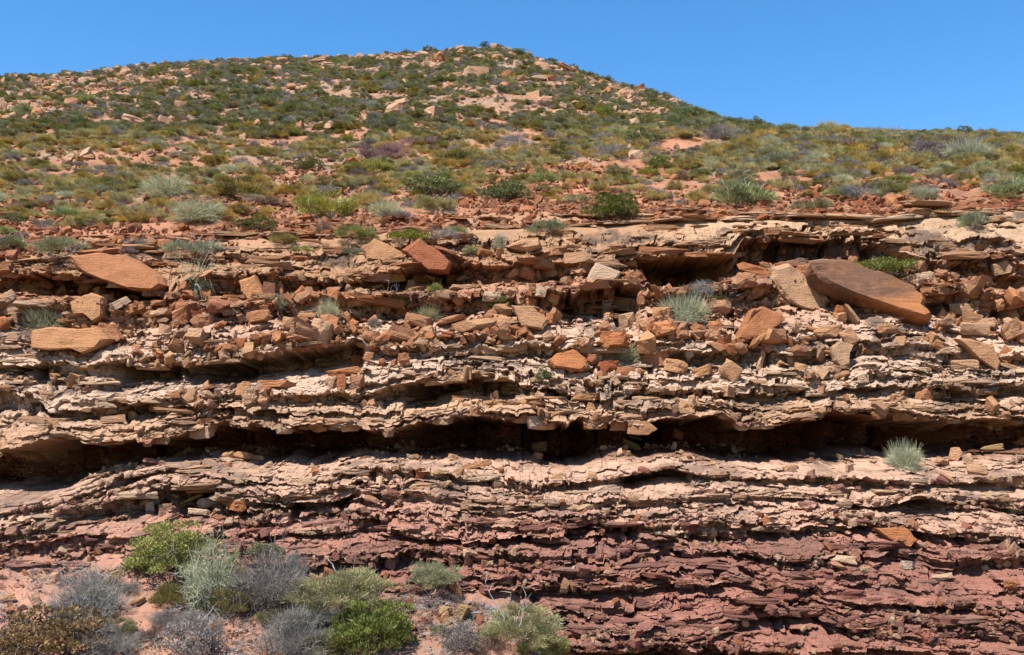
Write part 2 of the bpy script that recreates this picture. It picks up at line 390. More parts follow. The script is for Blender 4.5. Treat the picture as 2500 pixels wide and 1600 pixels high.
face = sstep(1745, 1765, PXs) * (1 - sstep(2080, 2140, PXs)) * sstep(nose_row[1] - 2, nose_row[1] + 4, RR) * (1 - sstep(nose_row[2] - 6, nose_row[2] + 8, RR))
crust = np.maximum(crust, face * sstep(-0.35, 0.3, fbm2(XR * 0.6, RR * 0.05, 97, 4)) * .85)
tint = tint * (1 - crust[..., None]) + VARN * crust[..., None]
tint = np.clip(tint, 0.01, 0.75)

idx = np.arange(NR * NC).reshape(NR, NC)
def grid_faces(r0, r1):
    i = idx[r0:r1 + 1]
    return np.stack([i[:-1, :-1], i[1:, :-1], i[1:, 1:], i[:-1, 1:]], -1).reshape(-1, 4)
cliff = tag(link(bpy.data.objects.new('cliff', None)), 'layered red and cream sandstone cliff below the scrubby hillside', kind='structure')
cliff.location = (0, 26, 0)
beds = [('orange brown top layer broken into slabs under the scrub', 0, nose_row[1]), ('upper hollow layer strewn with fallen orange blocks', nose_row[1], nose_row[2]),
        ('pale pink layer carrying the fallen boulders', nose_row[2], nose_row[3]), ('cream layer with thin dark slits', nose_row[3], nose_row[4]),
        ('buff layer that forms the roof of the long dark overhang', nose_row[4], nose_row[5]), ('pale pink floor of the long dark overhang', nose_row[5], nose_row[6]), ('pale pink layer below the floor of the overhang', nose_row[6], nose_row[7]),
        ('mottled pink and purple layer', nose_row[7], nose_row[8]), ('dark purple red layer with deep slits', nose_row[8], nose_row[9]),
        ('purple red layer sprinkled with gravel', nose_row[9], nose_row[10]), ('lower purple layer of thin ledges', nose_row[10], nose_row[11]), ('lowest purple red layers at the foot of the cliff', nose_row[11], NR - 1)]
for lab, r0, r1 in beds:
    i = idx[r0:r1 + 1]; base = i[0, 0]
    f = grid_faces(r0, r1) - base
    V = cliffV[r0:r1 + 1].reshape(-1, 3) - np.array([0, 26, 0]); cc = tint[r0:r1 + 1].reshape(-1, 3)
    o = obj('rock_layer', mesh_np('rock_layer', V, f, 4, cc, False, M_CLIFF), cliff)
    o['label'] = lab

# ------------------------------------------------------------------ the hillside, from the cliff's edge to the skyline and down behind it
NH, NB = 330, 26
pxt = px0
Ya = YE[0]; pya = PY[0]
Za = CAMZ + g_of(pya) * Ya
sky_y = line_y(SKY)
pxk = CX + acol * F * k_of(sky_y)
Ys = np.interp(pxk, [-600, 0, 400, 1150, 1300, 1480, 1600, 1720, 1800, 2000, 2406, 3100], [112, 112, 116, 122, 116, 100, 88, 72, 66, 62, 58, 56])
Zs = CAMZ + g_of(sky_y) * Ys
mid_y = np.interp(pxk, [-600, 0, 800, 1500, 1720, 1900, 2406, 3100], [345, 340, 335, 340, 336, 334, 338, 342])
Ym = np.interp(pxk, [-600, 0, 1200, 1500, 1720, 2406], [62, 62, 60, 58, 55, 51])
Zm = CAMZ + g_of(mid_y) * Ym
u = np.linspace(0, 1, NH)[:, None]
Yh = Ya[None] * (Ys / Ya)[None] ** u
# piecewise slope with a soft knee
Z1 = Za + (Yh - Ya) * (Zm - Za) / (Ym - Ya)
Z2 = Zm + (Yh - Ym) * (Zs - Zm) / (Ys - Ym)
s2 = (Zs - Zm) / (Ys - Ym); s1 = (Zm - Za) / (Ym - Ya)
kk = 2.5
Zh = Za + (Yh - Ya) * s1 + (s2 - s1) * (np.logaddexp(0, (Yh - Ym) / kk) * kk)
Zh = Zh - (Zh[0] - Za)[None] * (1 - u) ** 3
Zh = Zh - (Zh[-1] - Zs)[None] * u ** 6
Xh = acol[None, :] * Yh
amp = sstep(0, 0.03, u) * (1 - 0.75 * sstep(0.93, 1.0, u))
bumps = 0.55 * fbm2(Xh * 0.10, Yh * 0.10, 101, 4) * sstep(0.1, 0.5, u) + 0.16 * fbm2(Xh * 0.7, Yh * 0.7, 103, 4) + 0.07 * np.abs(fbm2(Xh * 2.8, Yh * 2.8, 105, 3))
# little rock steps that run along the slope
stp = np.mod(Zh * 1.1 + 0.8 * fbm2(Xh * 0.25, Yh * 0.25, 107, 3), 1.0)
bumps += sstep(-0.05, 0.3, fbm2(Xh * 0.2, Yh * 0.3, 108, 3)) * 0.22 * sstep(0.0, 0.25, stp) * (1 - stp)
Zh = Zh + bumps * amp
ub = np.linspace(0.04, 1, NB)[:, None] ** 1.6
Yb_ = Ys[None] + ub * 160
Zb_ = Zs[None] - ub * 0.5 - ub ** 1.3 * 48
Xb_ = acol[None] * Yb_
hillV = np.concatenate([np.stack([Xh, Yh, Zh], -1), np.stack([Xb_, Yb_, Zb_], -1)], 0)
n_all = NH + NB
hx, hy = hillV[..., 0], hillV[..., 1]
ured = np.concatenate([np.broadcast_to(u, Xh.shape), np.ones_like(Xb_)], 0)
SOIL, PALES = C(.32, .145, .08), C(.30, .175, .11)
mixp = (sstep(0.45, 0.75, ured) * 0.75 + 0.25 * sstep(0, .3, fbm2(hx * .3, hy * .3, 111, 3)))[..., None]
hc = SOIL * (1 - mixp) + PALES * mixp
hc = hc * (1 + 0.40 * fbm2(hx * 0.9, hy * 0.9, 112, 5, .6))[..., None]
litter = (sstep(0.0, 0.4, fbm2(hx * 0.35, hy * 0.5, 113, 4)) * 0.45 * sstep(0.10, 0.25, ured))[..., None]
hc = hc * (1 - litter) + C(.22, .19, .15) * litter
edge = (1 - sstep(0, 0.06, ured))[..., None]
hc = hc * (1 - edge) + TAN * .9 * edge
hs_ = slice(0, None, 2); NCh = len(range(0, NC, 2))
ih = np.arange(n_all * NCh).reshape(n_all, NCh)
fh = np.stack([ih[:-1, :-1], ih[:-1, 1:], ih[1:, 1:], ih[1:, :-1]], -1).reshape(-1, 4)
hill = obj('hillside', mesh_np('hillside', hillV[:, hs_].reshape(-1, 3), fh, 4, np.clip(hc, .01, .7)[:, hs_].reshape(-1, 3), False, M_HILL))
tag(hill, 'scrub covered stony hillside rising to a rounded hill top', kind='structure')

# ------------------------------------------------------------------ sand banked against the foot of the cliff, and the valley floor towards the viewer
SB = poly([(-500, 1330), (0, 1334), (120, 1336), (250, 1338), (330, 1318), (430, 1322), (520, 1318), (600, 1322), (700, 1350), (800, 1366), (900, 1380), (1000, 1388), (1120, 1410), (1200, 1440), (1260, 1490), (1320, 1560), (1400, 1650), (1600, 1720), (2406, 1750), (2900, 1760)])
NS = 200
sb = line_y(SB)
us = np.linspace(0, 1, NS)[:, None]
py_s = (sb - 46)[None] * (1 - us) + 1800 * us
xs = acol[None] * Y0(py_s)
over = py_s - sb[None] + 14 * fbm2(xs * 1.2, py_s * .012, 121, 4) + 5 * fbm2(xs * 4, py_s * .03, 122, 3)
Ysn = Y0(py_s) + 0.22 - 0.0088 * over - 0.16 * fbm2(xs * 1.3, py_s * 0.02, 123, 4) - 0.09 * np.abs(fbm2(xs * 5, py_s * 0.06, 124, 4, .6))
Zsn = CAMZ + g_of(py_s) * Y0(py_s)
sandV = np.stack([acol[None] * Y0(py_s), Ysn, Zsn], -1)
zl = sandV[-1, :, 2].mean(); yl = sandV[-1, :, 1]
ext = []
for q in range(1, 9):
    t = q / 8
    yy = yl * (1 - t) + (-25) * t
    zz = sandV[-1, :, 2] * (1 - t) + (zl - 1.5) * t - 1.0 * math.sin(t * math.pi)
    ext.append(np.stack([acol * np.maximum(yl, 20) * (1 + 2.5 * t), yy, zz + 0.0 * yy], -1))
sandV = np.concatenate([sandV, np.array(ext)], 0)
n_s = len(sandV)
sx, sy = sandV[..., 0], sandV[..., 2] * 3
sc_ = C(.30, .153, .102) * (1 + 0.3 * fbm2(sx * .6, sy * .6, 131, 4))[..., None]
lit2 = (sstep(-.05, .4, fbm2(sx * 1.1, sy * 1.1, 132, 5)) * .55)[..., None]
sc_ = sc_ * (1 - lit2) + C(.19, .115, .08) * lit2
is_ = np.arange(n_s * NC).reshape(n_s, NC)
sel = slice(0, None, 2)
i2 = is_[:, ::2]
fs = np.stack([i2[:-1, :-1], i2[1:, :-1], i2[1:, 1:], i2[:-1, 1:]], -1)
ren = -np.ones(n_s * NC, int); used = i2.ravel(); ren[used] = np.arange(len(used))
sand = obj('sandy_slope', mesh_np('sandy_slope', sandV.reshape(-1, 3)[used], ren[fs].reshape(-1, 4), 4, np.clip(sc_, .01, .7).reshape(-1, 3)[used], True, M_SAND))
tag(sand, 'pink sandy slope banked against the foot of the cliff', kind='structure')

# ------------------------------------------------------------------ survey of what stands where, used to set things down on the ground
SUR = 4
sw, sh = 2406 // SUR + 1, 1540 // SUR + 1
survey = np.full((sh, sw), 1e9)
for Vv in (cliffV.reshape(-1, 3), hillV[:NH].reshape(-1, 3), sandV[:NS].reshape(-1, 3)):
    qx, qy = seen(Vv)
    ix, iy = (qx / SUR).astype(int), (qy / SUR).astype(int)
    ok = (ix >= 0) & (ix < sw) & (iy >= 0) & (iy < sh)
    np.minimum.at(survey, (iy[ok], ix[ok]), Vv[ok, 1])
for _ in range(6):
    bad = survey > 1e8
    if not bad.any(): break
    pad = np.pad(survey, 1, constant_values=1e9)
    nb_ = np.min([pad[1 + dy:1 + dy + sh, 1 + dx:1 + dx + sw] for dy in (-1, 0, 1) for dx in (-1, 0, 1)], axis=0)
    survey[bad] = nb_[bad]
def ground(px, py):
    ix = int(min(max(px / SUR, 0), sw - 1)); iy = int(min(max(py / SUR, 0), sh - 1))
    a = survey[max(0, iy - 1):iy + 2, max(0, ix - 1):ix + 2]
    a = a[a < 1e8]
    return float(np.median(a)) if len(a) else 60.0
# ------------------------------------------------------------------ loose rocks
ROCKC = {'o': (.345, .15, .068), 't': (.395, .21, .105), 'd': (.29, .105, .05), 'c': (.45, .285, .17), 'g': (.36, .27, .195), 'p': (.24, .105, .072), 'v': (.32, .20, .08), 'k': (.13, .075, .05), 'h': (.40, .23, .135)}
ROCKM = {k: rock_material('rock_' + n, False, ROCKC[k], rand=(0.10 if k != 'k' else 0), bed=0.5, grain=1.15) for k, n in
         (('o', 'orange'), ('t', 'tan'), ('d', 'rust'), ('c', 'cream'), ('g', 'grey'), ('p', 'purple'), ('v', 'olive'), ('h', 'hill'))}
# the one big slab: dark crust worn through to orange along its edges
def crust_slab_material():
    g = NG('rock_dark_crust'); tc = g.n('ShaderNodeTexCoord'); P = tc.outputs['Object']
    n1 = g.noise(g.scalev(P, (1.2, 1.2, 2.6)), 1.7, 7, 0.68); n2 = g.noise(P, 22, 4, 0.6)
    nb = g.noise(g.scalev(P, (1.2, 1.2, 16)), 1.0, 4, 0.6)
    sep = g.n('ShaderNodeSeparateXYZ'); g.l(P, sep.inputs[0])
    low = g.mapr(sep.outputs[2], -0.55, -0.15, 1.0, 0.0)
    rt = g.mapr(sep.outputs[0], 0.5, 1.6, 0.0, 0.45)
    a = g.n('ShaderNodeMath', operation='ADD'); g.l(low, a.inputs[0]); g.l(rt, a.inputs[1])
    a2 = g.n('ShaderNodeMath', operation='MULTIPLY_ADD'); a2.inputs[1].default_value = 2.6; a2.inputs[2].default_value = -1.30
    g.l(n1, a2.inputs[0])
    a3 = g.n('ShaderNodeMath', operation='ADD'); a3.use_clamp = True; g.l(a.outputs[0], a3.inputs[0]); g.l(a2.outputs[0], a3.inputs[1])
    c = g.mix('MIX', a3.outputs[0], (.125, .062, .036), (.31, .12, .043))
    c = g.mix('MULTIPLY', 1.0, c, (ALB, ALB, ALB))
    c = g.mix('MULTIPLY', 0.8, c, g.mix('MIX', g.mapr(n2, .3, .7, .7, 1.15), (0, 0, 0), (1, 1, 1)))
    c = g.mix('MULTIPLY', 0.8, c, g.mix('MIX', g.mapr(nb, .3, .7, .7, 1.1), (0, 0, 0), (1, 1, 1)))
    g.l(c, g.b.inputs['Base Color']); g.b.inputs['Roughness'].default_value = 0.7
    ad = g.n('ShaderNodeMath', operation='ADD'); g.l(nb, ad.inputs[0]); g.l(n2, ad.inputs[1])
    g.bump(ad.outputs[0], .6, .04)
    return g.m
ROCKM['k'] = crust_slab_material()

def ico(sub):
    import bmesh
    bm = bmesh.new(); bmesh.ops.create_icosphere(bm, subdivisions=sub, radius=1.0)
    V = np.array([v.co[:] for v in bm.verts]); Fc = np.array([[v.index for v in f.verts] for f in bm.faces])
    bm.free(); return V, Fc
ICO = {s: ico(s) for s in (1, 2, 3, 4)}

def rock_shape(seed, kind='b', sub=3, outline=None, size=(1, 1, 1)):
    """an angular rock: a rounded box cut by random joint planes, notched along its bedding. size = full width, depth, height"""
    r = np.random.default_rng(seed)
    if outline is not None:
        V, Fc = slab_from(outline, r, kind)
    elif sub > 1:
        V, Fc = hull_rock(r, kind, 4 if sub == 4 else 3 if sub == 3 else 1)
    else:
        V, Fc = cut_rock(r, kind, sub, outline)
    return weather(V, Fc, seed, kind, size, .05 if outline is not None else .16)
def slab_from(outline, r, kind):
    """a thick block with the given face: broken edges all round, the face leaning back"""
    import bmesh
    o = np.array(outline, float); c = (o.min(0) + o.max(0)) / 2; o = (o - c) / ((o.max(0) - o.min(0)) / 2); o[:, 1] *= -1
    cen = o.mean(0); bm = bmesh.new(); rings = []
    for y, k in ((-1, .90), (-.72, 1.0), (.55, 1.0), (1, .85)):
        kk_ = k * r.uniform(.94, 1.0, len(o)) if k < 1 else r.uniform(.985, 1.0, len(o))
        rings.append([bm.verts.new((cen[0] + (p[0] - cen[0]) * q, y + r.normal() * .06, cen[1] + (p[1] - cen[1]) * q)) for p, q in zip(o, kk_)])
    n = len(o)
    for a, b in zip(rings[:-1], rings[1:]):
        for i in range(n): bm.faces.new((a[i], a[(i + 1) % n], b[(i + 1) % n], b[i]))
    bm.faces.new(rings[0][::-1]); bm.faces.new(rings[-1])
    bmesh.ops.triangulate(bm, faces=bm.faces[:])
    bmesh.ops.subdivide_edges(bm, edges=bm.edges[:], cuts=5, use_grid_fill=True)
    bmesh.ops.triangulate(bm, faces=bm.faces[:]); bmesh.ops.recalc_face_normals(bm, faces=bm.faces[:]); bm.verts.index_update()
    V = np.array([v.co[:] for v in bm.verts]); Fc = np.array([[v.index for v in f.verts] for f in bm.faces]); bm.free()
    V[:, 1] += V[:, 2] * .45
    return V, Fc
def hull_rock(r, kind, cuts):
    """a block broken out along its joints: an uneven prism, or for worn stones a many-sided lump"""
    import bmesh
    P = []
    if kind == 'r':
        P = unit3(r.normal(size=(26, 3))) * np.array([1, 1, .9]) * r.uniform(.85, 1.1, (26, 1))
    else:
        n = int(r.integers(5, 8)); a0 = np.sort(r.uniform(0, 2 * np.pi, n) * .35 + np.arange(n) * 2 * np.pi / n * .65 + r.uniform(0, 6))
        rad = r.uniform(.72, 1.12, n)
        sx_, sy_ = r.uniform(-.35, .35) if kind == 'w' else r.uniform(-.08, .08), r.uniform(-.12, .12)
        for z in (-.5, .5):
            ins = r.uniform(.72, 1.0, n) if z > 0 else r.uniform(.82, 1.0, n)
            for k in range(n):
                P.append([math.cos(a0[k]) * rad[k] * ins[k], math.sin(a0[k]) * rad[k] * ins[k], z + sx_ * math.cos(a0[k]) * (2 if z > 0 else .3) + sy_ * math.sin(a0[k]) + r.normal() * .05])
        for k in range(n):
            if r.random() < .45: P.append([math.cos(a0[k] + .3) * rad[k] * 1.06, math.sin(a0[k] + .3) * rad[k] * 1.06, r.uniform(-.3, .3)])
    bm = bmesh.new()
    for p in P: bm.verts.new(p)
    h = bmesh.ops.convex_hull(bm, input=bm.verts[:])
    bmesh.ops.delete(bm, geom=[v for v in bm.verts if not v.link_faces], context='VERTS')
    bmesh.ops.triangulate(bm, faces=bm.faces[:])
    bmesh.ops.subdivide_edges(bm, edges=bm.edges[:], cuts=cuts, use_grid_fill=True)
    bmesh.ops.triangulate(bm, faces=bm.faces[:])
    bm.verts.index_update()
    V = np.array([v.co[:] for v in bm.verts]); Fc = np.array([[v.index for v in f.verts] for f in bm.faces]); bm.free()
    return V, Fc
def unit3(v): return v / np.maximum(np.linalg.norm(v, axis=-1, keepdims=True), 1e-9)
def cut_rock(r, kind, sub, outline):
    V, Fc = ICO[sub]; V = V.copy()
    p = {'b': 3.2, 's': 3.0, 'w': 2.6, 'r': 2.3}[kind]
    V = V / (np.sum(np.abs(V) ** p, 1, keepdims=True) ** (1 / p))
    cuts = {'b': 16, 's': 13, 'w': 16, 'r': 9}[kind]
    if outline is not None: cuts = cuts // 3
    for _ in range(cuts):
        n = r.normal(size=3); n[2] *= 0.8 if kind != 's' else 0.35; n /= np.linalg.norm(n)
        d = r.uniform(0.50, 0.88) if kind != 'r' else r.uniform(0.70, 0.95)
        q = V @ n; o = q > d
        V[o] -= np.outer((q[o] - d) * 0.985, n)
    if kind != 'r': V = V + fbm3(V, 1.1, int(r.integers(1e6)), 2)[:, None] * np.array([.16, .16, .06])
    if kind == 'w':                                     # a wedge: lean the top to one side and thin one end
        s = r.choice([-1, 1])
        V[:, 2] *= np.clip(0.70 + 0.42 * s * V[:, 0], 0.22, 1.2)
        V[:, 0] += 0.15 * s * V[:, 2]
    if outline is not None:
        o = np.array(outline, float); c = (o.min(0) + o.max(0)) / 2; o = (o - c) / ((o.max(0) - o.min(0)) / 2); o[:, 1] *= -1
        o = np.concatenate([o + (np.roll(o, -1, 0) - o) * t for t in np.linspace(0, 1, 12, endpoint=False)])
        th = np.arctan2(o[:, 1], o[:, 0]); rad = np.hypot(o[:, 0], o[:, 1]); k = np.argsort(th)
        th, rad = th[k], rad[k]
        tv = np.arctan2(V[:, 2], V[:, 0])
        R = np.interp(tv, np.concatenate([th - 2 * np.pi, th, th + 2 * np.pi]), np.tile(rad, 3))
        rho = np.hypot(V[:, 0], V[:, 2]); y = V[:, 1]
        mx = np.maximum(rho, 1e-6)
        full = np.clip((1 - np.clip(np.abs(y), 0, 1) ** 3.2), 0, 1) ** (1 / 3.2)
        rr_ = np.maximum(rho / np.maximum(np.percentile(rho, 97), 1e-6), 0)
        rr_ = np.minimum(rr_, 1.0)
        V[:, 0] = V[:, 0] / mx * R * rr_; V[:, 2] = V[:, 2] / mx * R * rr_
    return V, Fc
def weather(V, Fc, seed, kind, size, cut=.16):
    V = V - (V.max(0) + V.min(0)) / 2
    V = V / (V.max(0) - V.min(0)) * np.array(size)
    m = float(np.mean(size)); ms = float(min(size))
    nrm = V / np.maximum(np.linalg.norm(V, axis=1, keepdims=True), 1e-6)
    V = V + nrm * (fbm3(V / m, 2.2, seed, 3) * 0.05 * ms)[:, None]
    zb = V[:, 2] / ms * (5 if kind != 's' else 7) + fbm3(V / m, 1.5, seed + 9, 2) * 1.6
    notch = np.clip(vn3(zb * 1.0, zb * 0 + seed, V[:, 0] / m * 1.3, seed) - 0.05, 0, 1)
    V[:, :2] *= (1 - cut * notch)[:, None]
    V = V + nrm * (fbm3(V / m, 7.0, seed + 5, 2) * 0.045 * ms)[:, None]
    return V, Fc

REG = {'ML': (0, 481, .36), 'MC': (770, 481, .36), 'MR': (1540, 481, .36), 'HR': (1540, 231, .36), 'L1': (0, 751, .36), 'L2': (770, 751, .36), 'L3': (1540, 866, .36),
       'B1': (0, 1117, .296), 'B2': (674, 1117, .296), 'B3': (1348, 1117, .44), 'TL': (0, 0, .36), 'TC': (770, 0, .36), 'V': (0, 0, 1)}
# outlines of the blocks whose shape matters, in the working frame
OUT = {
 'K1': [(1905,618),(1960,608),(2000,612),(2060,640),(2110,658),(2150,682),(2162,705),(2158,735),(2168,757),(2158,769),(2120,757),(2050,726),(1990,701),(1935,673),(1903,645)],
 'K2': [(1812,632),(1850,622),(1888,648),(1900,668),(1930,688),(1942,706),(1928,726),(1900,730),(1860,716),(1826,692),(1806,657)],
 'K3': [(1765,728),(1790,722),(1836,742),(1842,752),(1800,778),(1742,802),(1720,796),(1742,762)],
 'K4': [(80,778),(130,769),(180,774),(240,770),(266,796),(250,816),(215,829),(186,818),(130,821),(88,816)],
 'K5': [(170,606),(230,597),(300,604),(350,628),(398,655),(412,674),(390,686),(330,684),(270,664),(225,650),(188,632)],
 'K6': [(565,662),(600,647),(624,690),(618,711),(590,706),(571,684)],
 'K7': [(1287,850),(1310,832),(1345,823),(1378,845),(1380,862),(1365,875),(1300,866)],
 'K8': [(850,585),(880,562),(950,595),(952,608),(905,619),(866,612)],
 'K9': [(1376,655),(1400,617),(1460,640),(1450,655),(1410,662)],
 'K10': [(1952,818),(1975,803),(2004,812),(1994,828),(1990,856),(1968,862),(1956,846)],
 'K11': [(2248,798),(2270,797),(2330,812),(2342,850),(2330,868),(2290,842)],
 'K12': [(1204,720),(1250,722),(1290,755),(1275,778),(1226,768)],
 'K13': [(945,590),(985,560),(1030,590),(1062,620),(1058,642),(1010,640),(975,615)],
 'K14': [(2052,1242),(2130,1242),(2150,1268),(2130,1284),(2090,1270)],
 'K15': [(168,712),(215,690),(245,700),(250,745),(232,758),(205,738),(182,740)],
}
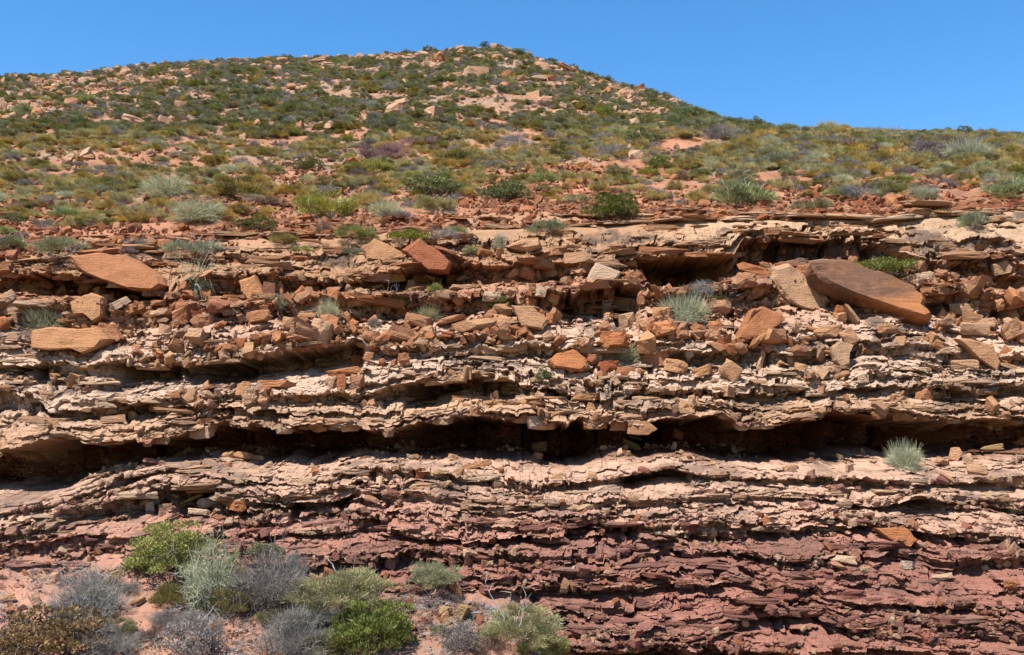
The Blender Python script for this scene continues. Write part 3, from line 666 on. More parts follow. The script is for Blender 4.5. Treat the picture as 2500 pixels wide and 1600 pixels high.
ROCKS = [
 # region, cx, cy, w, h, lean, kind, colour, outline, label
 ('V',2035,688,0,0,0,'s','k','K1','huge dark crusted slab lying tilted over orange blocks'),
 ('V',1875,676,0,0,0,'b','t','K2','big tan boulder leaning against the upper end of the dark slab'),
 ('V',1780,762,0,0,0,'b','o','K3','smooth orange triangular boulder on the pale ledge'),
 ('V',170,798,0,0,0,'s','t','K4','broad tan slab at the left with a dark shadow under it'),
 ('V',290,640,0,0,0,'s','o','K5','long orange slab roofing the cave at the upper left'),
 ('V',595,680,0,0,0,'b','t','K6','upright tan block standing on the rubble beside reddish slabs'),
 ('V',1333,850,0,0,0,'r','o','K7','rounded orange boulder beside a small dark bush on the middle ledge'),
 ('V',900,590,0,0,0,'b','t','K8','tan peaked boulder on the cliff edge under the green mat of scrub'),
 ('V',1418,640,0,0,0,'b','c','K9','pale tan angular boulder left of the square upper cave'),
 ('V',1978,832,0,0,0,'b','t','K10','hook shaped tan stone hanging over a dark slit'),
 ('V',2295,830,0,0,0,'s','t','K11','long tilted tan slab on the scree at the far right'),
 ('V',1248,750,0,0,0,'b','t','K12','big square tan block tilted on the pale ledge'),
 ('V',1003,602,0,0,0,'s','d','K13','dark rust slab tipped over a black hollow in the cliff edge'),
 ('V',2100,1262,0,0,0,'s','o','K14','orange slab jutting from the purple wall at the lower right'),
 ('V',210,725,0,0,0,'b','t','K15','tan arched boulder with a dark hole under it'),
 ('ML',640,580,110,110,10,'b','t',0,'tan block perched on the arched boulder'),
 ('ML',480,615,190,60,-8,'s','o',0,'flat reddish slab behind the arched boulder'),
 ('ML',775,650,150,120,35,'w','c',0,'pale splintered fragment right of the arched boulder'),
 ('ML',60,610,140,110,15,'b','h',0,'pinkish block in the cave mouth at the left edge'),
 ('ML',110,690,180,80,5,'s','h',0,'layered slab under the pinkish block at the left edge'),
 ('ML',20,780,90,110,0,'r','o',0,'orange boulder cut by the left edge of the view'),
 ('ML',1225,590,130,85,-10,'r','o',0,'orange boulder at the right end of the roofed cave'),
 ('ML',1200,680,180,120,8,'b','o',0,'large orange block left of the dark rust boulder'),
 ('ML',1430,665,180,110,-5,'r','d',0,'dark rust rounded boulder in the rubble pile'),
 ('ML',1310,720,180,70,3,'s','d',0,'dark rust slab wedged beneath two boulders'),
 ('ML',1165,765,130,70,12,'r','c',0,'smooth pale stone beneath the orange pile'),
 ('ML',1315,765,160,90,0,'b','o',0,'orange block over the edge of the pale ledge'),
 ('ML',1290,845,90,120,5,'w','o',0,'orange fragment hanging down the pale ledge'),
 ('ML',1430,785,120,70,20,'b','o',0,'orange block between the pile and the wedge boulder'),
 ('ML',1690,735,200,110,10,'w','o',0,'orange wedge boulder left of the round grey green shrub'),
 ('ML',1560,510,250,90,6,'s','d',0,'reddish slab leaning behind the upright tan block'),
 ('ML',1835,550,80,100,10,'b','o',0,'small upright orange block in front of the ledge'),
 ('ML',1752,550,90,90,0,'b','d',0,'shaded rust block left of the small upright orange block'),
 ('ML',1890,775,100,80,0,'b','t',0,'tan stone under the round grey green shrub'),
 ('ML',2010,720,130,50,-6,'s','t',0,'flat tan stone right of the round grey green shrub'),
 ('ML',2180,605,150,90,-38,'s','o',0,'smooth orange slab leaning down to the right'),
 ('ML',2310,710,220,80,-22,'s','h',0,'pale pink slab sloping down beside the spiky tuft'),
 ('ML',1480,930,150,60,-8,'s','o',0,'single orange slab on the cream ledge above the left caves'),
 ('ML',1370,1190,200,60,10,'s','o',0,'flat orange slab on the lower cream ledge, left of the pile of stones'),
 ('ML',1205,1228,50,60,15,'b','t',0,'small tan stone standing beside the flat orange slab'),
 ('ML',1135,1240,90,40,0,'s','o',0,'small flat orange stone on the lower cream ledge'),
 ('ML',1810,1175,245,55,-3,'s','o',0,'flat orange capstone on a pile of rounded stones'),
 ('ML',1640,1240,110,95,0,'b','t',0,'tan block at the left end of the capped pile'),
 ('ML',1715,1275,75,80,0,'r','t',0,'tan stone at the front of the capped pile'),
 ('ML',1730,1210,80,50,0,'b','d',0,'rust stone just under the left of the capstone'),
 ('ML',1848,1250,100,115,-20,'r','t',0,'egg shaped tan stone leaning in the capped pile'),
 ('ML',1930,1252,65,80,0,'r','t',0,'small round tan stone right of the egg shaped one'),
 ('ML',1985,1268,70,55,0,'r','o',0,'last orange stone at the right end of the capped pile'),
 ('ML',2240,1088,240,65,4,'s','o',0,'long orange slab resting across the upright red brick of stone'),
 ('ML',2330,1150,130,110,10,'b','o',0,'orange block right of the upright red brick of stone'),
 ('ML',2232,1180,72,150,2,'b','d',0,'upright brick red stone like a post'),
 ('ML',2170,1160,80,80,0,'b','t',0,'tan stone left of the upright brick red stone'),
 ('ML',2330,1030,90,65,0,'b','o',0,'orange block above the long orange slab'),
 ('ML',740,820,70,80,0,'b','o',0,'two tiered orange stone at the right end of the broad tan slab'),
 ('ML',862,790,65,65,0,'r','o',0,'small round orange stone above the cream ledge'),
 ('ML',1040,710,150,60,10,'s','c',0,'pale flat stone above the cream ledge'),
 ('ML',1060,750,130,50,6,'s','t',0,'tan flat stone under the pale flat one'),
 ('ML',960,700,90,40,6,'s','o',0,'thin orange slab at the cave floor'),
 ('MC',610,250,50,110,15,'b','d',0,'narrow rust block standing beside the tipped slab'),
 ('MC',690,225,110,70,0,'r','t',0,'rounded tan block on the cliff edge below the grey mat'),
 ('MC',770,300,160,60,-20,'s','d',0,'thin dark red slab sliding off the cliff edge'),
 ('MC',775,395,110,120,-15,'w','d',0,'rust wedge hanging beside the black hollow'),
 ('MC',1275,275,250,120,8,'r','t',0,'humped layered tan boulder on the cliff edge'),
 ('MC',1130,235,90,70,0,'b','h',0,'pinkish block on the cliff edge beside a white tuft'),
 ('MC',1120,315,60,80,0,'b','o',0,'narrow orange block under the pinkish one'),
 ('MC',1030,312,120,55,-4,'s','o',0,'flat orange stone left of the narrow orange block'),
 ('MC',1470,310,210,100,12,'b','t',0,'large layered tan block under the cliff edge'),
 ('MC',1640,345,230,80,0,'s','t',0,'long layered slab right of the large layered tan block'),
 ('MC',1430,440,180,80,-8,'s','t',0,'wavy layered slab above the dark slit'),
 ('MC',1640,430,130,50,5,'s','c',0,'pale knobbly slab above the slit'),
 ('MC',430,475,190,85,8,'s','t',0,'dark layered block on the floor of the upper hollow'),
 ('MC',625,475,180,65,-10,'s','o',0,'orange layered slab right of the dark layered block'),
 ('MC',815,490,90,60,0,'b','o',0,'crumbled orange block left of the pale slabs'),
 ('MC',1220,505,60,40,0,'r','o',0,'small orange stone on the pale slabs'),
 ('MC',1385,560,90,90,0,'w','c',0,'small cream pyramid stone'),
 ('MC',1310,555,70,60,-40,'w','c',0,'cream sliver leaning on the small pyramid stone'),
 ('MC',645,620,170,110,-30,'s','h',0,'pale pink slab leaning beside a lime green tuft'),
 ('MC',848,612,100,90,0,'r','o',0,'smooth orange dome shaped stone'),
 ('MC',1100,600,200,80,0,'s','c',0,'pale slab behind the vivid green tuft'),
 ('MC',1060,655,120,80,0,'b','h',0,'pinkish block under the vivid green tuft'),
 ('MC',800,750,240,100,14,'r','o',0,'long smooth orange boulder'),
 ('MC',955,785,290,110,8,'s','t',0,'long tan boulder below the smooth orange one'),
 ('MC',590,755,190,110,-12,'b','o',0,'orange slab sloping beside the silver tuft'),
 ('MC',1160,765,190,110,-12,'s','t',0,'flaky tan slab between two big blocks'),
 ('MC',1490,720,110,100,-30,'b','t',0,'tan block right of the big square one'),
 ('MC',1310,640,120,60,0,'s','o',0,'orange slab above the big square block'),
 ('MC',1960,650,350,110,-3,'s','t',0,'long layered brown boulder like a log'),
 ('MC',2190,710,160,105,-8,'b','t',0,'brown block in front of the pale spiky bush'),
 ('MC',1765,695,190,60,2,'s','d',0,'brown slab left of the long layered boulder'),
 ('MC',1860,720,130,70,-15,'w','t',0,'tan stone propped under the brown slab'),
 ('MC',1962,755,140,120,10,'b','t',0,'layered tan block below the long brown boulder'),
 ('MC',1800,805,130,100,20,'b','o',0,'smooth tan orange block at the head of the dark gap'),
 ('MC',2050,780,90,60,0,'b','t',0,'small tan block right of the layered one'),
 ('MC',1820,845,120,40,0,'s','o',0,'flat stone under the smooth tan orange block'),
 ('MC',460,830,80,100,0,'w','o',0,'peaked orange stone of the left heap'),
 ('MC',530,855,110,60,25,'s','t',0,'tan stone leaning on the peaked orange one'),
 ('MC',650,835,150,120,-10,'r','t',0,'big rounded tan stone of the left heap'),
 ('MC',610,895,110,50,0,'b','t',0,'tan stone beneath the big rounded one'),
 ('MC',695,920,115,110,25,'b','t',0,'tan block at the edge of the cream ledge below the left heap'),
 ('MC',430,945,100,90,-10,'b','o',0,'orange block beside the small dark round bush'),
 ('MC',495,1015,90,100,10,'b','o',0,'orange block below the small dark round bush'),
 ('MC',270,870,95,90,0,'r','o',0,'round orange stone at the top of the small scree'),
 ('MC',385,840,70,50,0,'b','c',0,'pale stone left of the peaked orange one'),
 ('MC',356,1030,50,50,0,'r','d',0,'small rust stone in the row below the scree'),
 ('MC',432,1030,45,45,0,'r','o',0,'small orange stone in the row below the scree'),
 ('MC',270,985,90,80,-20,'b','o',0,'orange stone in the middle of the small scree'),
 ('MC',195,1020,80,60,0,'b','o',0,'orange stone at the left of the small scree'),
 ('MC',300,930,60,50,0,'b','o',0,'little orange stone in the silver litter of the scree'),
 ('MC',2110,1010,230,120,0,'b','o',0,'broad orange boulder on the right of the wiry bush'),
 ('MC',2270,1060,180,110,-10,'s','t',0,'flaky tan stone right of the broad orange boulder'),
 ('MC',1820,1055,170,75,0,'b','d',0,'rough brown stone between two orange boulders'),
 ('MC',1720,1005,90,80,0,'r','d',0,'shaded brown stone right of the rounded orange boulder'),
 ('MC',1945,1090,130,60,0,'s','o',0,'flat orange stone under the broad orange boulder'),
 ('MC',1790,1103,75,50,0,'b','o',0,'orange stone below the rough brown one'),
 ('MC',2045,1090,60,40,0,'r','o',0,'small orange stone below the broad orange boulder'),
 ('MR',640,425,240,120,-20,'b','o',0,'orange boulder behind the big tan one'),
 ('MR',590,490,150,110,5,'r','o',0,'round orange boulder at the right end of the square cave'),
 ('MR',690,550,110,100,30,'w','t',0,'tan wedge beneath the round orange boulder'),
 ('MR',710,388,85,50,-15,'s','o',0,'small orange stone on the boulders by the dark cliff face'),
 ('MR',965,425,100,80,0,'b','o',0,'orange block between the big tan boulder and the dark slab'),
 ('MR',402,665,190,115,0,'r','o',0,'rounded orange boulder right of the pale spiky bush'),
 ('MR',390,860,110,90,10,'r','o',0,'round orange stone alone on the pale ledge'),
 ('MR',1280,725,110,150,35,'b','t',0,'upright tan block propping the dark slab'),
 ('MR',1210,735,90,60,0,'b','t',0,'tan stone left of the propping block'),
 ('MR',1130,820,220,90,0,'s','t',0,'flat tan slab below the dark slab'),
 ('MR',1010,805,110,60,-20,'s','o',0,'orange flake left of the flat tan slab'),
 ('MR',925,800,80,70,0,'b','c',0,'pale stone right of the orange triangular boulder'),
 ('MR',1520,810,190,80,5,'s','t',0,'layered stone below the lower end of the dark slab'),
 ('MR',1735,488,200,100,0,'b','c',0,'pale grey tan block behind the dark slab'),
 ('MR',1730,590,120,90,-25,'b','c',0,'pale pink block at the lower end of the dark slab'),
 ('MR',2060,590,130,70,-6,'s','h',0,'flat pinkish stone right of the green tuft'),
 ('MR',2260,410,150,110,10,'b','t',0,'tan block jutting from the right hand ledges'),
 ('MR',2370,590,110,80,0,'b','t',0,'tan block cut by the right edge of the view'),
 ('MR',1860,710,100,90,35,'w','t',0,'tan shard pointing up on the right scree'),
 ('MR',2020,680,220,85,0,'s','t',0,'broad tan slab at the top of the right scree'),
 ('MR',2050,745,190,85,0,'b','t',0,'tan slab under the broad one on the right scree'),
 ('MR',1915,730,80,60,0,'b','t',0,'small tan block beside the broad slabs'),
 ('MR',1840,785,50,45,0,'r','d',0,'small rust cube on the right scree'),
 ('MR',2050,815,240,110,-5,'b','t',0,'large tan block in the middle of the right scree'),
 ('MR',1860,930,150,130,-35,'w','t',0,'tan wedge left of the long tilted slab'),
 ('MR',2285,980,120,130,-40,'b','o',0,'tan orange block right of the long tilted slab'),
 ('MR',2010,1045,190,85,-5,'s','t',0,'flat tan stone below the long tilted slab'),
 ('MR',2290,1050,140,60,-18,'s','t',0,'thin tan slab at the foot of the right scree'),
 ('MR',2320,770,110,100,-30,'s','h',0,'pinkish layered block on the right scree'),
 ('MR',2370,840,100,80,30,'s','t',0,'brown slab tilted up at the right edge'),
 ('MR',490,1090,150,120,-38,'b','t',0,'tan block hanging over the lip of the middle ledge'),
 ('MR',470,985,160,70,-22,'s','t',0,'tan slab above the hanging block'),
 ('MR',310,1080,150,90,12,'s','t',0,'flat tan stone left of the hanging block'),
 ('MR',130,1050,180,110,-15,'s','t',0,'flaky tan boulder on the middle ledge'),
 ('MR',680,1020,85,150,-18,'w','c',0,'pale tan upright shard on the middle ledge'),
 ('MR',215,965,60,90,5,'b','g',0,'grey tan knob standing at the ledge'),
 ('MR',1140,1072,150,45,0,'s','c',0,'pale thin slab under the hook shaped stone'),
 ('MR',1755,1232,140,95,0,'w','o',0,'bright orange pyramid shaped stone on the buff lip'),
 ('MR',1350,1140,80,60,0,'b','c',0,'cream stone on the ledge below the hook shaped one'),
 ('L2',820,897,75,45,-10,'b','t',0,'small tan stone on the floor below the long overhang'),
 ('L2',975,948,190,75,15,'s','t',0,'layered tan log of stone below the long overhang'),
 ('L2',850,995,90,50,10,'s','t',0,'tan stone beside the layered tan log'),
 ('L2',1370,892,75,50,0,'s','o',0,'orange flat stone on the pink floor'),
 ('L2',1500,1042,105,100,20,'b','t',0,'lone tan block on the pale lower ledge'),
 ('L2',1727,1018,62,40,0,'s','t',0,'little tan stone on the grey pink ledge'),
 ('L2',1975,815,150,90,-22,'b','v',0,'olive tan block at the shadow edge of the overhang'),
 ('L2',1990,770,140,40,-12,'s','h',0,'pink slab behind the olive tan block'),
 ('L2',2285,748,90,80,-10,'w','p',0,'reddish stone standing in the dark of the overhang'),
 ('L2',612,1005,85,55,0,'b','d',0,'dark red stone at the left of a small cluster'),
 ('L2',715,1005,115,60,8,'r','v',0,'olive pitted stone next to the dark red one'),
 ('L2',1360,830,160,70,2,'s','h',0,'pinkish slab at the foot of the shadow notch'),
 ('L2',425,1130,115,75,-15,'s','p',0,'purple slab on the lower ledge'),
 ('L2',290,1172,115,60,-12,'b','o',0,'orange stone left of the purple slab'),
 ('L2',910,1207,85,55,0,'b','t',0,'tan stone on the purple ledge near the middle'),
 ('L2',1130,980,45,40,0,'r','o',0,'tiny orange stone below the layered tan log'),
 ('L1',2057,988,78,52,0,'b','o',0,'orange brown stone squared like a brick'),
 ('L1',1545,1212,145,85,-8,'b','o',0,'orange block on the purple ledge, left of centre'),
 ('L1',1078,1240,80,80,0,'b','t',0,'tan block at the left of the grey rubble heap'),
 ('L1',1210,1188,200,60,25,'s','v',0,'olive tan slab tilted over the grey rubble heap'),
 ('L1',1360,1190,150,85,10,'b','g',0,'grey stone in the rubble heap'),
 ('L1',1300,1253,150,45,-5,'s','c',0,'pale slab under the grey stone'),
 ('L1',1388,1270,50,60,-20,'b','t',0,'small tan brick of stone under the rubble heap'),
 ('L1',975,1225,70,70,0,'b','g',0,'grey knob left of the rubble heap'),
 ('L1',1335,962,75,42,0,'b','o',0,'orange stone below the heap in the overhang mouth'),
 ('L1',1490,950,60,40,0,'b','o',0,'second orange stone below the heap in the overhang mouth'),
 ('L1',1490,880,100,50,8,'s','t',0,'tan stone at the left of the heap in the overhang mouth'),
 ('L1',1590,890,150,60,-6,'b','t',0,'tan stone at the middle of the heap in the overhang mouth'),
 ('L1',1680,905,90,45,-8,'s','t',0,'tan stone at the right of the heap in the overhang mouth'),
 ('L1',1755,945,70,50,20,'s','t',0,'tan slab lower right of the heap in the overhang mouth'),
 ('L1',1005,925,190,48,-5,'s','p',0,'purple flat slab perched at the overhang mouth'),
 ('L1',350,1320,100,60,8,'b','t',0,'tan stone below the big buff block at the left'),
 ('L1',720,590,80,45,0,'b','c',0,'cream stone on the ledge at the left'),
 ('L1',865,625,85,70,10,'w','c',0,'cream slab leaning on the buff lip at the left'),
 ('L1',735,650,190,70,6,'s','h',0,'pinkish grey slab on the buff lip at the left'),
 ('L3',1558,1090,270,0,0,'s','o',None,None),
 ('L3',2040,598,72,92,12,'b','c',0,'whitish stone on the scree right of the pale tussock'),
 ('L3',1950,560,90,110,-20,'b','t',0,'tan slab left of the whitish stone'),
 ('L3',1880,610,110,80,-25,'b','h',0,'pinkish stone among the right hand scree blocks'),
 ('L3',2100,660,140,70,0,'s','t',0,'flat tan stone below the whitish one'),
 ('L3',1905,712,110,60,-30,'s','t',0,'tan slab at the foot of the right hand scree'),
 ('L3',2360,470,110,70,0,'b','o',0,'orange block under the ledge at the right edge'),
 ('L3',2200,520,150,60,5,'s','v',0,'olive layered slab at the right'),
 ('L3',1135,690,100,55,-18,'s','c',0,'cream slab below the pink floor'),
 ('L3',1245,722,105,75,-10,'b','c',0,'cream white knobbly stone'),
 ('L3',1270,650,70,50,0,'b','c',0,'pale stone above the cream white knobbly one'),
 ('L3',1355,750,60,35,0,'s','h',0,'brown flat stone right of the cream white knobbly one'),
 ('L3',875,650,90,50,0,'s','t',0,'tan stone left of the cream stones'),
 ('L3',300,900,60,40,0,'b','t',0,'little tan stone above the purple wall'),
 ('L3',1230,1245,160,75,-8,'s','c',0,'cream slab on the purple gravel'),
 ('L3',1212,1290,140,75,-25,'w','o',0,'tan edged stone leaning under the cream slab'),
 ('L3',1372,1312,80,50,0,'b','c',0,'pale stone right of the cream slab'),
 ('L3',1645,1282,105,55,0,'b','g',0,'whitish hooked stone on the purple gravel'),
 ('L3',1870,1360,145,50,6,'s','c',0,'pale flat stone low on the purple gravel'),
 ('L3',2240,1240,80,70,0,'r','d',0,'brown stone of a pair at the right'),
 ('L3',2333,1240,90,115,0,'b','d',0,'taller brown stone of a pair at the right'),
 ('L3',2335,1412,150,85,-12,'b','o',0,'orange block at the lower right corner'),
 ('L3',2110,1112,85,60,0,'b','t',0,'tan stone on the purple gravel at the right'),
 ('L3',2305,1112,60,55,0,'r','g',0,'round greyish stone at the right'),
 ('L3',1060,1260,50,40,0,'r','g',0,'small grey stone left of the cream slab'),
 ('B2',1430,665,92,110,5,'b','t',0,'tan cube of stone on the purple ledge'),
 ('B2',1395,580,170,65,-18,'s','o',0,'orange layered stone above the tan cube'),
 ('B2',1345,905,110,165,14,'b','o',0,'upright orange stone behind the round grey green bush'),
 ('B2',1740,830,125,72,5,'b','c',0,'cream stone on the purple ground'),
 ('B2',1770,925,125,55,15,'s','o',0,'flat orange stone below the cream one'),
 ('B2',340,772,110,90,-15,'b','o',0,'orange block in front of the purple layers'),
 ('B2',285,842,150,65,-5,'s','o',0,'orange slab under the orange block'),
 ('B2',165,890,110,85,5,'b','o',0,'orange stone behind the large grey green bush'),
 ('B2',1010,975,95,60,-5,'s','h',0,'pinkish stone on the sand below the round bush'),
 ('B2',937,1030,72,52,-20,'r','t',0,'yellowish oval stone on the sand'),
 ('B2',955,1085,110,36,22,'s','p',0,'purple sliver on the sand'),
 ('B2',1260,1080,110,90,0,'b','v',0,'olive block on the sand'),
 ('B2',1395,1085,150,150,-25,'b','v',0,'large olive tan block half buried in the sand'),
 ('B2',1270,1150,95,55,0,'b','v',0,'olive stone below the olive block'),
 ('B2',1100,1145,85,50,0,'b','p',0,'purple stone under a white chip on the sand'),
 ('B2',1090,1115,55,40,0,'r','c',0,'white chip of stone on the sand'),
 ('B2',320,1382,38,48,0,'r','o',0,'bright orange pebble on the sand near the lower edge'),
 ('B2',940,890,55,60,0,'b','h',0,'pink stone left of the round grey green bush'),
 ('B2',215,435,72,45,0,'b','t',0,'tan stone on the purple layers'),
 ('B2',1615,700,50,42,0,'r','v',0,'olive pebble on the purple ground'),
 ('B1',915,505,150,75,0,'b','t',0,'tan squared block on the purple layers at the left'),
 ('B1',1090,1000,140,70,15,'b','t',0,'tan slab half buried beside the foreground bushes'),
 ('B1',1205,975,110,100,20,'w','t',0,'tan wedge right of the half buried slab'),
 ('B1',65,970,160,90,12,'s','t',0,'tan slab on the sand at the left edge'),
 ('B1',300,970,100,120,15,'w','h',0,'pinkish tan stone on the sand at the left'),
 ('B1',575,748,95,36,0,'s','h',0,'flat pinkish stone on the sand under the purple ledge'),
 ('B1',930,790,110,90,0,'b','v',0,'olive grey stone in the sand left of the tall leafy bush'),
 ('B1',945,738,55,45,0,'r','g',0,'grey pebble above the olive grey stone'),
 ('B1',435,810,100,70,0,'b','h',0,'sandy pink stone left of the dead bush'),
 ('B1',200,770,45,45,0,'b','o',0,'small orange stone high on the sand'),
 ('B1',970,1022,45,32,0,'r','o',0,'small orange pebble near the half buried slab'),
 ('B1',990,1305,42,40,0,'r','o',0,'orange pebble on the sand near the lower edge'),
 # pale boulders of the hill top
 ('TC',960,480,190,95,0,'s','h',0,'broad layered outcrop below the hill top'),
 ('TC',830,500,140,45,0,'s','h',0,'low rock shelf left of the broad layered outcrop'),
 ('TC',1165,488,115,50,0,'s','o',0,'orange hollowed outcrop right of the broad one'),
 ('TC',1060,515,110,45,0,'s','h',0,'rounded low rocks between the outcrops'),
 ('TC',1278,510,90,42,0,'r','h',0,'pink boulder right of the hollowed outcrop'),
 ('TC',1378,508,125,50,-8,'s','h',0,'layered boulder on the right shoulder'),
 ('TC',1460,510,50,50,0,'b','d',0,'shaded round rock on the right shoulder'),
 ('TC',1530,560,95,58,-20,'s','h',0,'pale fissured boulder alone in the scrub below the shoulder'),
 ('TC',1565,438,110,55,-25,'s','o',0,'orange layered rock on the right skyline shoulder'),
 ('TC',1475,435,70,40,-15,'b','h',0,'pale rock left of the orange layered rock'),
 ('TC',1500,472,90,35,-10,'s','h',0,'flat rock under the orange layered rock'),
 ('TC',1590,512,100,40,-20,'s','h',0,'slanting rock on the right shoulder'),
 ('TC',1740,535,95,60,-32,'s','h',0,'slanting outcrop below the right skyline'),
 ('TC',1885,550,85,36,-15,'s','o',0,'orange rock on the right skyline'),
 ('TC',2150,628,95,44,-25,'s','h',0,'flat rock at the lower right skyline'),
 ('TC',685,575,78,45,0,'r','t',0,'orange tan boulder alone in the scrub of the slope'),
 ('TC',1018,590,120,46,-6,'s','h',0,'pale layered boulder in the middle of the slope'),
 ('TC',785,655,105,34,0,'s','h',0,'pale flat rock lower on the slope'),
 ('TC',1135,672,44,38,0,'b','h',0,'small upright pale rock by two dark bushes'),
 ('TC',1380,757,110,48,-8,'s','h',0,'pale pink bare rock low on the slope'),
 ('TC',1610,676,68,44,0,'r','h',0,'round pale rock beside a yellow green bush'),
 ('TC',1380,655,60,38,0,'b','h',0,'small pale rock left of the round one'),
 ('TC',108,455,100,50,0,'r','o',0,'rounded orange boulder under the skyline, left of the peak'),
 ('TC',20,430,60,42,0,'b','h',0,'pale block left of the rounded orange boulder'),
 ('TC',625,430,85,55,0,'b','h',0,'tall pale block left of the peak'),
 ('TC',690,432,60,40,0,'r','h',0,'rounded rock right of the tall pale block'),
 ('TC',980,372,110,46,-6,'s','h',0,'wide pale boulder just under the peak'),
 ('TC',1108,376,92,36,0,'s','h',0,'smaller pale boulder right of the wide one'),
 ('TC',850,400,60,38,0,'b','h',0,'pale block left of the wide boulder'),
 ('TC',740,350,70,40,10,'s','h',0,'pale rocks on the left shoulder of the peak'),
 ('TC',805,325,46,26,0,'r','h',0,'rounded rock on the skyline left of the peak'),
 ('TC',990,322,130,24,6,'s','h',0,'long flat rock forming the peak'),
 ('TC',1308,354,40,42,0,'w','h',0,'pointed rock on the skyline right of the peak'),
 ('TC',1305,405,90,46,-12,'s','h',0,'layered rocks below the pointed one'),
 ('TC',1195,355,46,28,0,'b','h',0,'pale rock by the dark bush near the peak'),
 ('TC',1240,415,70,40,0,'b','h',0,'pale block below the peak'),
 ('TC',1130,450,60,36,0,'b','h',0,'small block above the hollowed outcrop'),
 ('TC',200,385,70,36,0,'s','d',0,'dark edged slab on the left skyline'),
 ('TC',280,375,60,36,0,'s','h',0,'pale slab on the left skyline beside the dark edged one'),
 ('TC',430,390,90,36,-14,'s','h',0,'pale slanting slab on the left of the peak'),
 ('TC',450,372,50,20,0,'s','h',0,'thin slab on the skyline left of the peak'),
 ('TL',695,463,52,38,0,'b','h',0,'left rock of a pair on the left skyline'),
 ('TL',768,452,72,42,0,'r','h',0,'right rock of a pair on the left skyline'),
 ('TL',1340,416,92,38,0,'s','h',0,'broad pale rock under the left skyline'),
 ('TL',1000,434,60,26,0,'s','h',0,'low pale rock on the left skyline'),
 ('TL',1060,442,50,24,0,'s','h',0,'second low pale rock on the left skyline'),
 ('TL',1430,432,70,30,0,'b','o',0,'orange block under the left skyline'),
 ('TL',1595,430,70,40,0,'b','h',0,'pale block under the left skyline'),
 ('TL',1662,432,72,38,0,'r','h',0,'round pale boulder under the left skyline'),
 ('TL',1520,388,90,22,0,'s','h',0,'flat rock capping the left skyline'),
 ('TL',1610,400,60,30,0,'b','h',0,'rock below the capping flat one'),
 ('TL',1750,380,60,26,0,'b','o',0,'orange rock on the left skyline'),
 ('TL',1755,420,50,46,0,'b','h',0,'upright pale rock under the orange skyline rock'),
 ('TL',1840,392,90,24,0,'s','h',0,'flat pale rock on the skyline'),
 ('TL',2080,395,120,50,10,'b','h',0,'large pale rock heap on the skyline, left part'),
 ('TL',2130,378,60,36,0,'r','h',0,'cap of the pale rock heap on the skyline'),
 ('TL',2140,430,110,46,-6,'s','h',0,'slab below the pale rock heap'),
 ('TL',1668,570,66,34,0,'r','h',0,'pale boulder halfway down the left slope'),
 ('TL',1905,566,84,34,0,'b','h',0,'pale block halfway down the left slope'),
 ('TL',1580,505,66,30,0,'b','h',0,'pale block above the halfway boulder'),
 ('TL',1990,505,90,26,0,'s','h',0,'flat pale rock above the halfway block'),
 ('TL',240,610,72,42,0,'b','h',0,'pale block of the left rock field'),
 ('TL',146,622,62,42,0,'r','h',0,'rounded boulder of the left rock field'),
 ('TL',310,682,58,40,0,'r','o',0,'orange boulder of the left rock field'),
 ('TL',58,664,70,36,0,'b','h',0,'block near the left edge on the rock field'),
 ('TL',400,610,60,36,0,'b','o',0,'orange block of the left rock field'),
 ('TL',660,558,52,32,0,'r','h',0,'pale rock above the left rock field'),
 ('TL',745,545,72,36,0,'s','h',0,'pale slab above the left rock field'),
 ('TL',340,620,60,24,0,'s','h',0,'flat stone of the left rock field'),
 ('TL',1030,612,40,22,0,'r','h',0,'small pale stone in the green scrub on the left'),
 # stones on the red slope above the cliff
 ('HR',945,486,82,34,0,'b','d',0,'dark red block on the red slope'),
 ('HR',440,515,120,36,0,'s','d',0,'flat red slab of a little heap on the red slope'),
 ('HR',510,505,44,50,30,'w','d',0,'leaning slab on the little heap'),
 ('HR',1055,588,110,46,-12,'b','o',0,'orange block in the middle of the red slope'),
 ('HR',1020,632,110,36,-4,'s','o',0,'flat orange stone below the orange block'),
 ('HR',1220,538,70,30,0,'s','d',0,'thin dark slab on the red slope'),
 ('HR',1810,540,84,30,-4,'s','d',0,'dark slab beside the twisted dead wood'),
 ('HR',2160,632,80,40,0,'r','o',0,'pink orange stone by the right hand green shrub'),
 ('HR',2220,712,280,42,-2,'s','d',0,'long flat red slab at the right above the cliff'),
 ('HR',2090,665,140,36,-4,'s','o',0,'flat slab above the long red one'),
 ('HR',1590,712,100,44,0,'s','o',0,'orange slab near the cliff edge'),
 ('HR',1500,736,90,36,0,'b','o',0,'orange stone left of the slab near the cliff edge'),
 ('HR',440,745,96,44,0,'r','o',0,'round orange stone on the cliff edge'),
 ('HR',610,742,86,40,-12,'b','d',0,'dark red stone on the cliff edge'),
 ('HR',715,752,70,40,0,'b','o',0,'orange stone right of the dark red one on the cliff edge'),
 ('HR',255,728,60,30,0,'b','d',0,'dark stone topping a heap at the cliff edge'),
 ('HR',180,752,70,28,0,'s','o',0,'flat stone of the heap at the cliff edge'),
 ('HR',850,788,90,36,-6,'s','o',0,'flat orange stone lying on the pale pavement'),
 ('HR',1030,330,66,26,0,'s','d',0,'red slab high on the red slope'),
 ('HR',480,322,66,32,10,'b','o',0,'orange stone high on the red slope'),
 ('HR',2150,268,120,34,0,'s','d',0,'dark red ledge stone near the right skyline'),
 ('ML',225,155,80,50,0,'b','d',0,'dark red block above the cliff at the left'),
 ('ML',310,160,90,30,0,'s','o',0,'flat orange slab above the cliff at the left'),
 ('ML',1235,190,140,44,0,'s','o',0,'broad flat orange slab above the cliff, left of the dark green dome'),
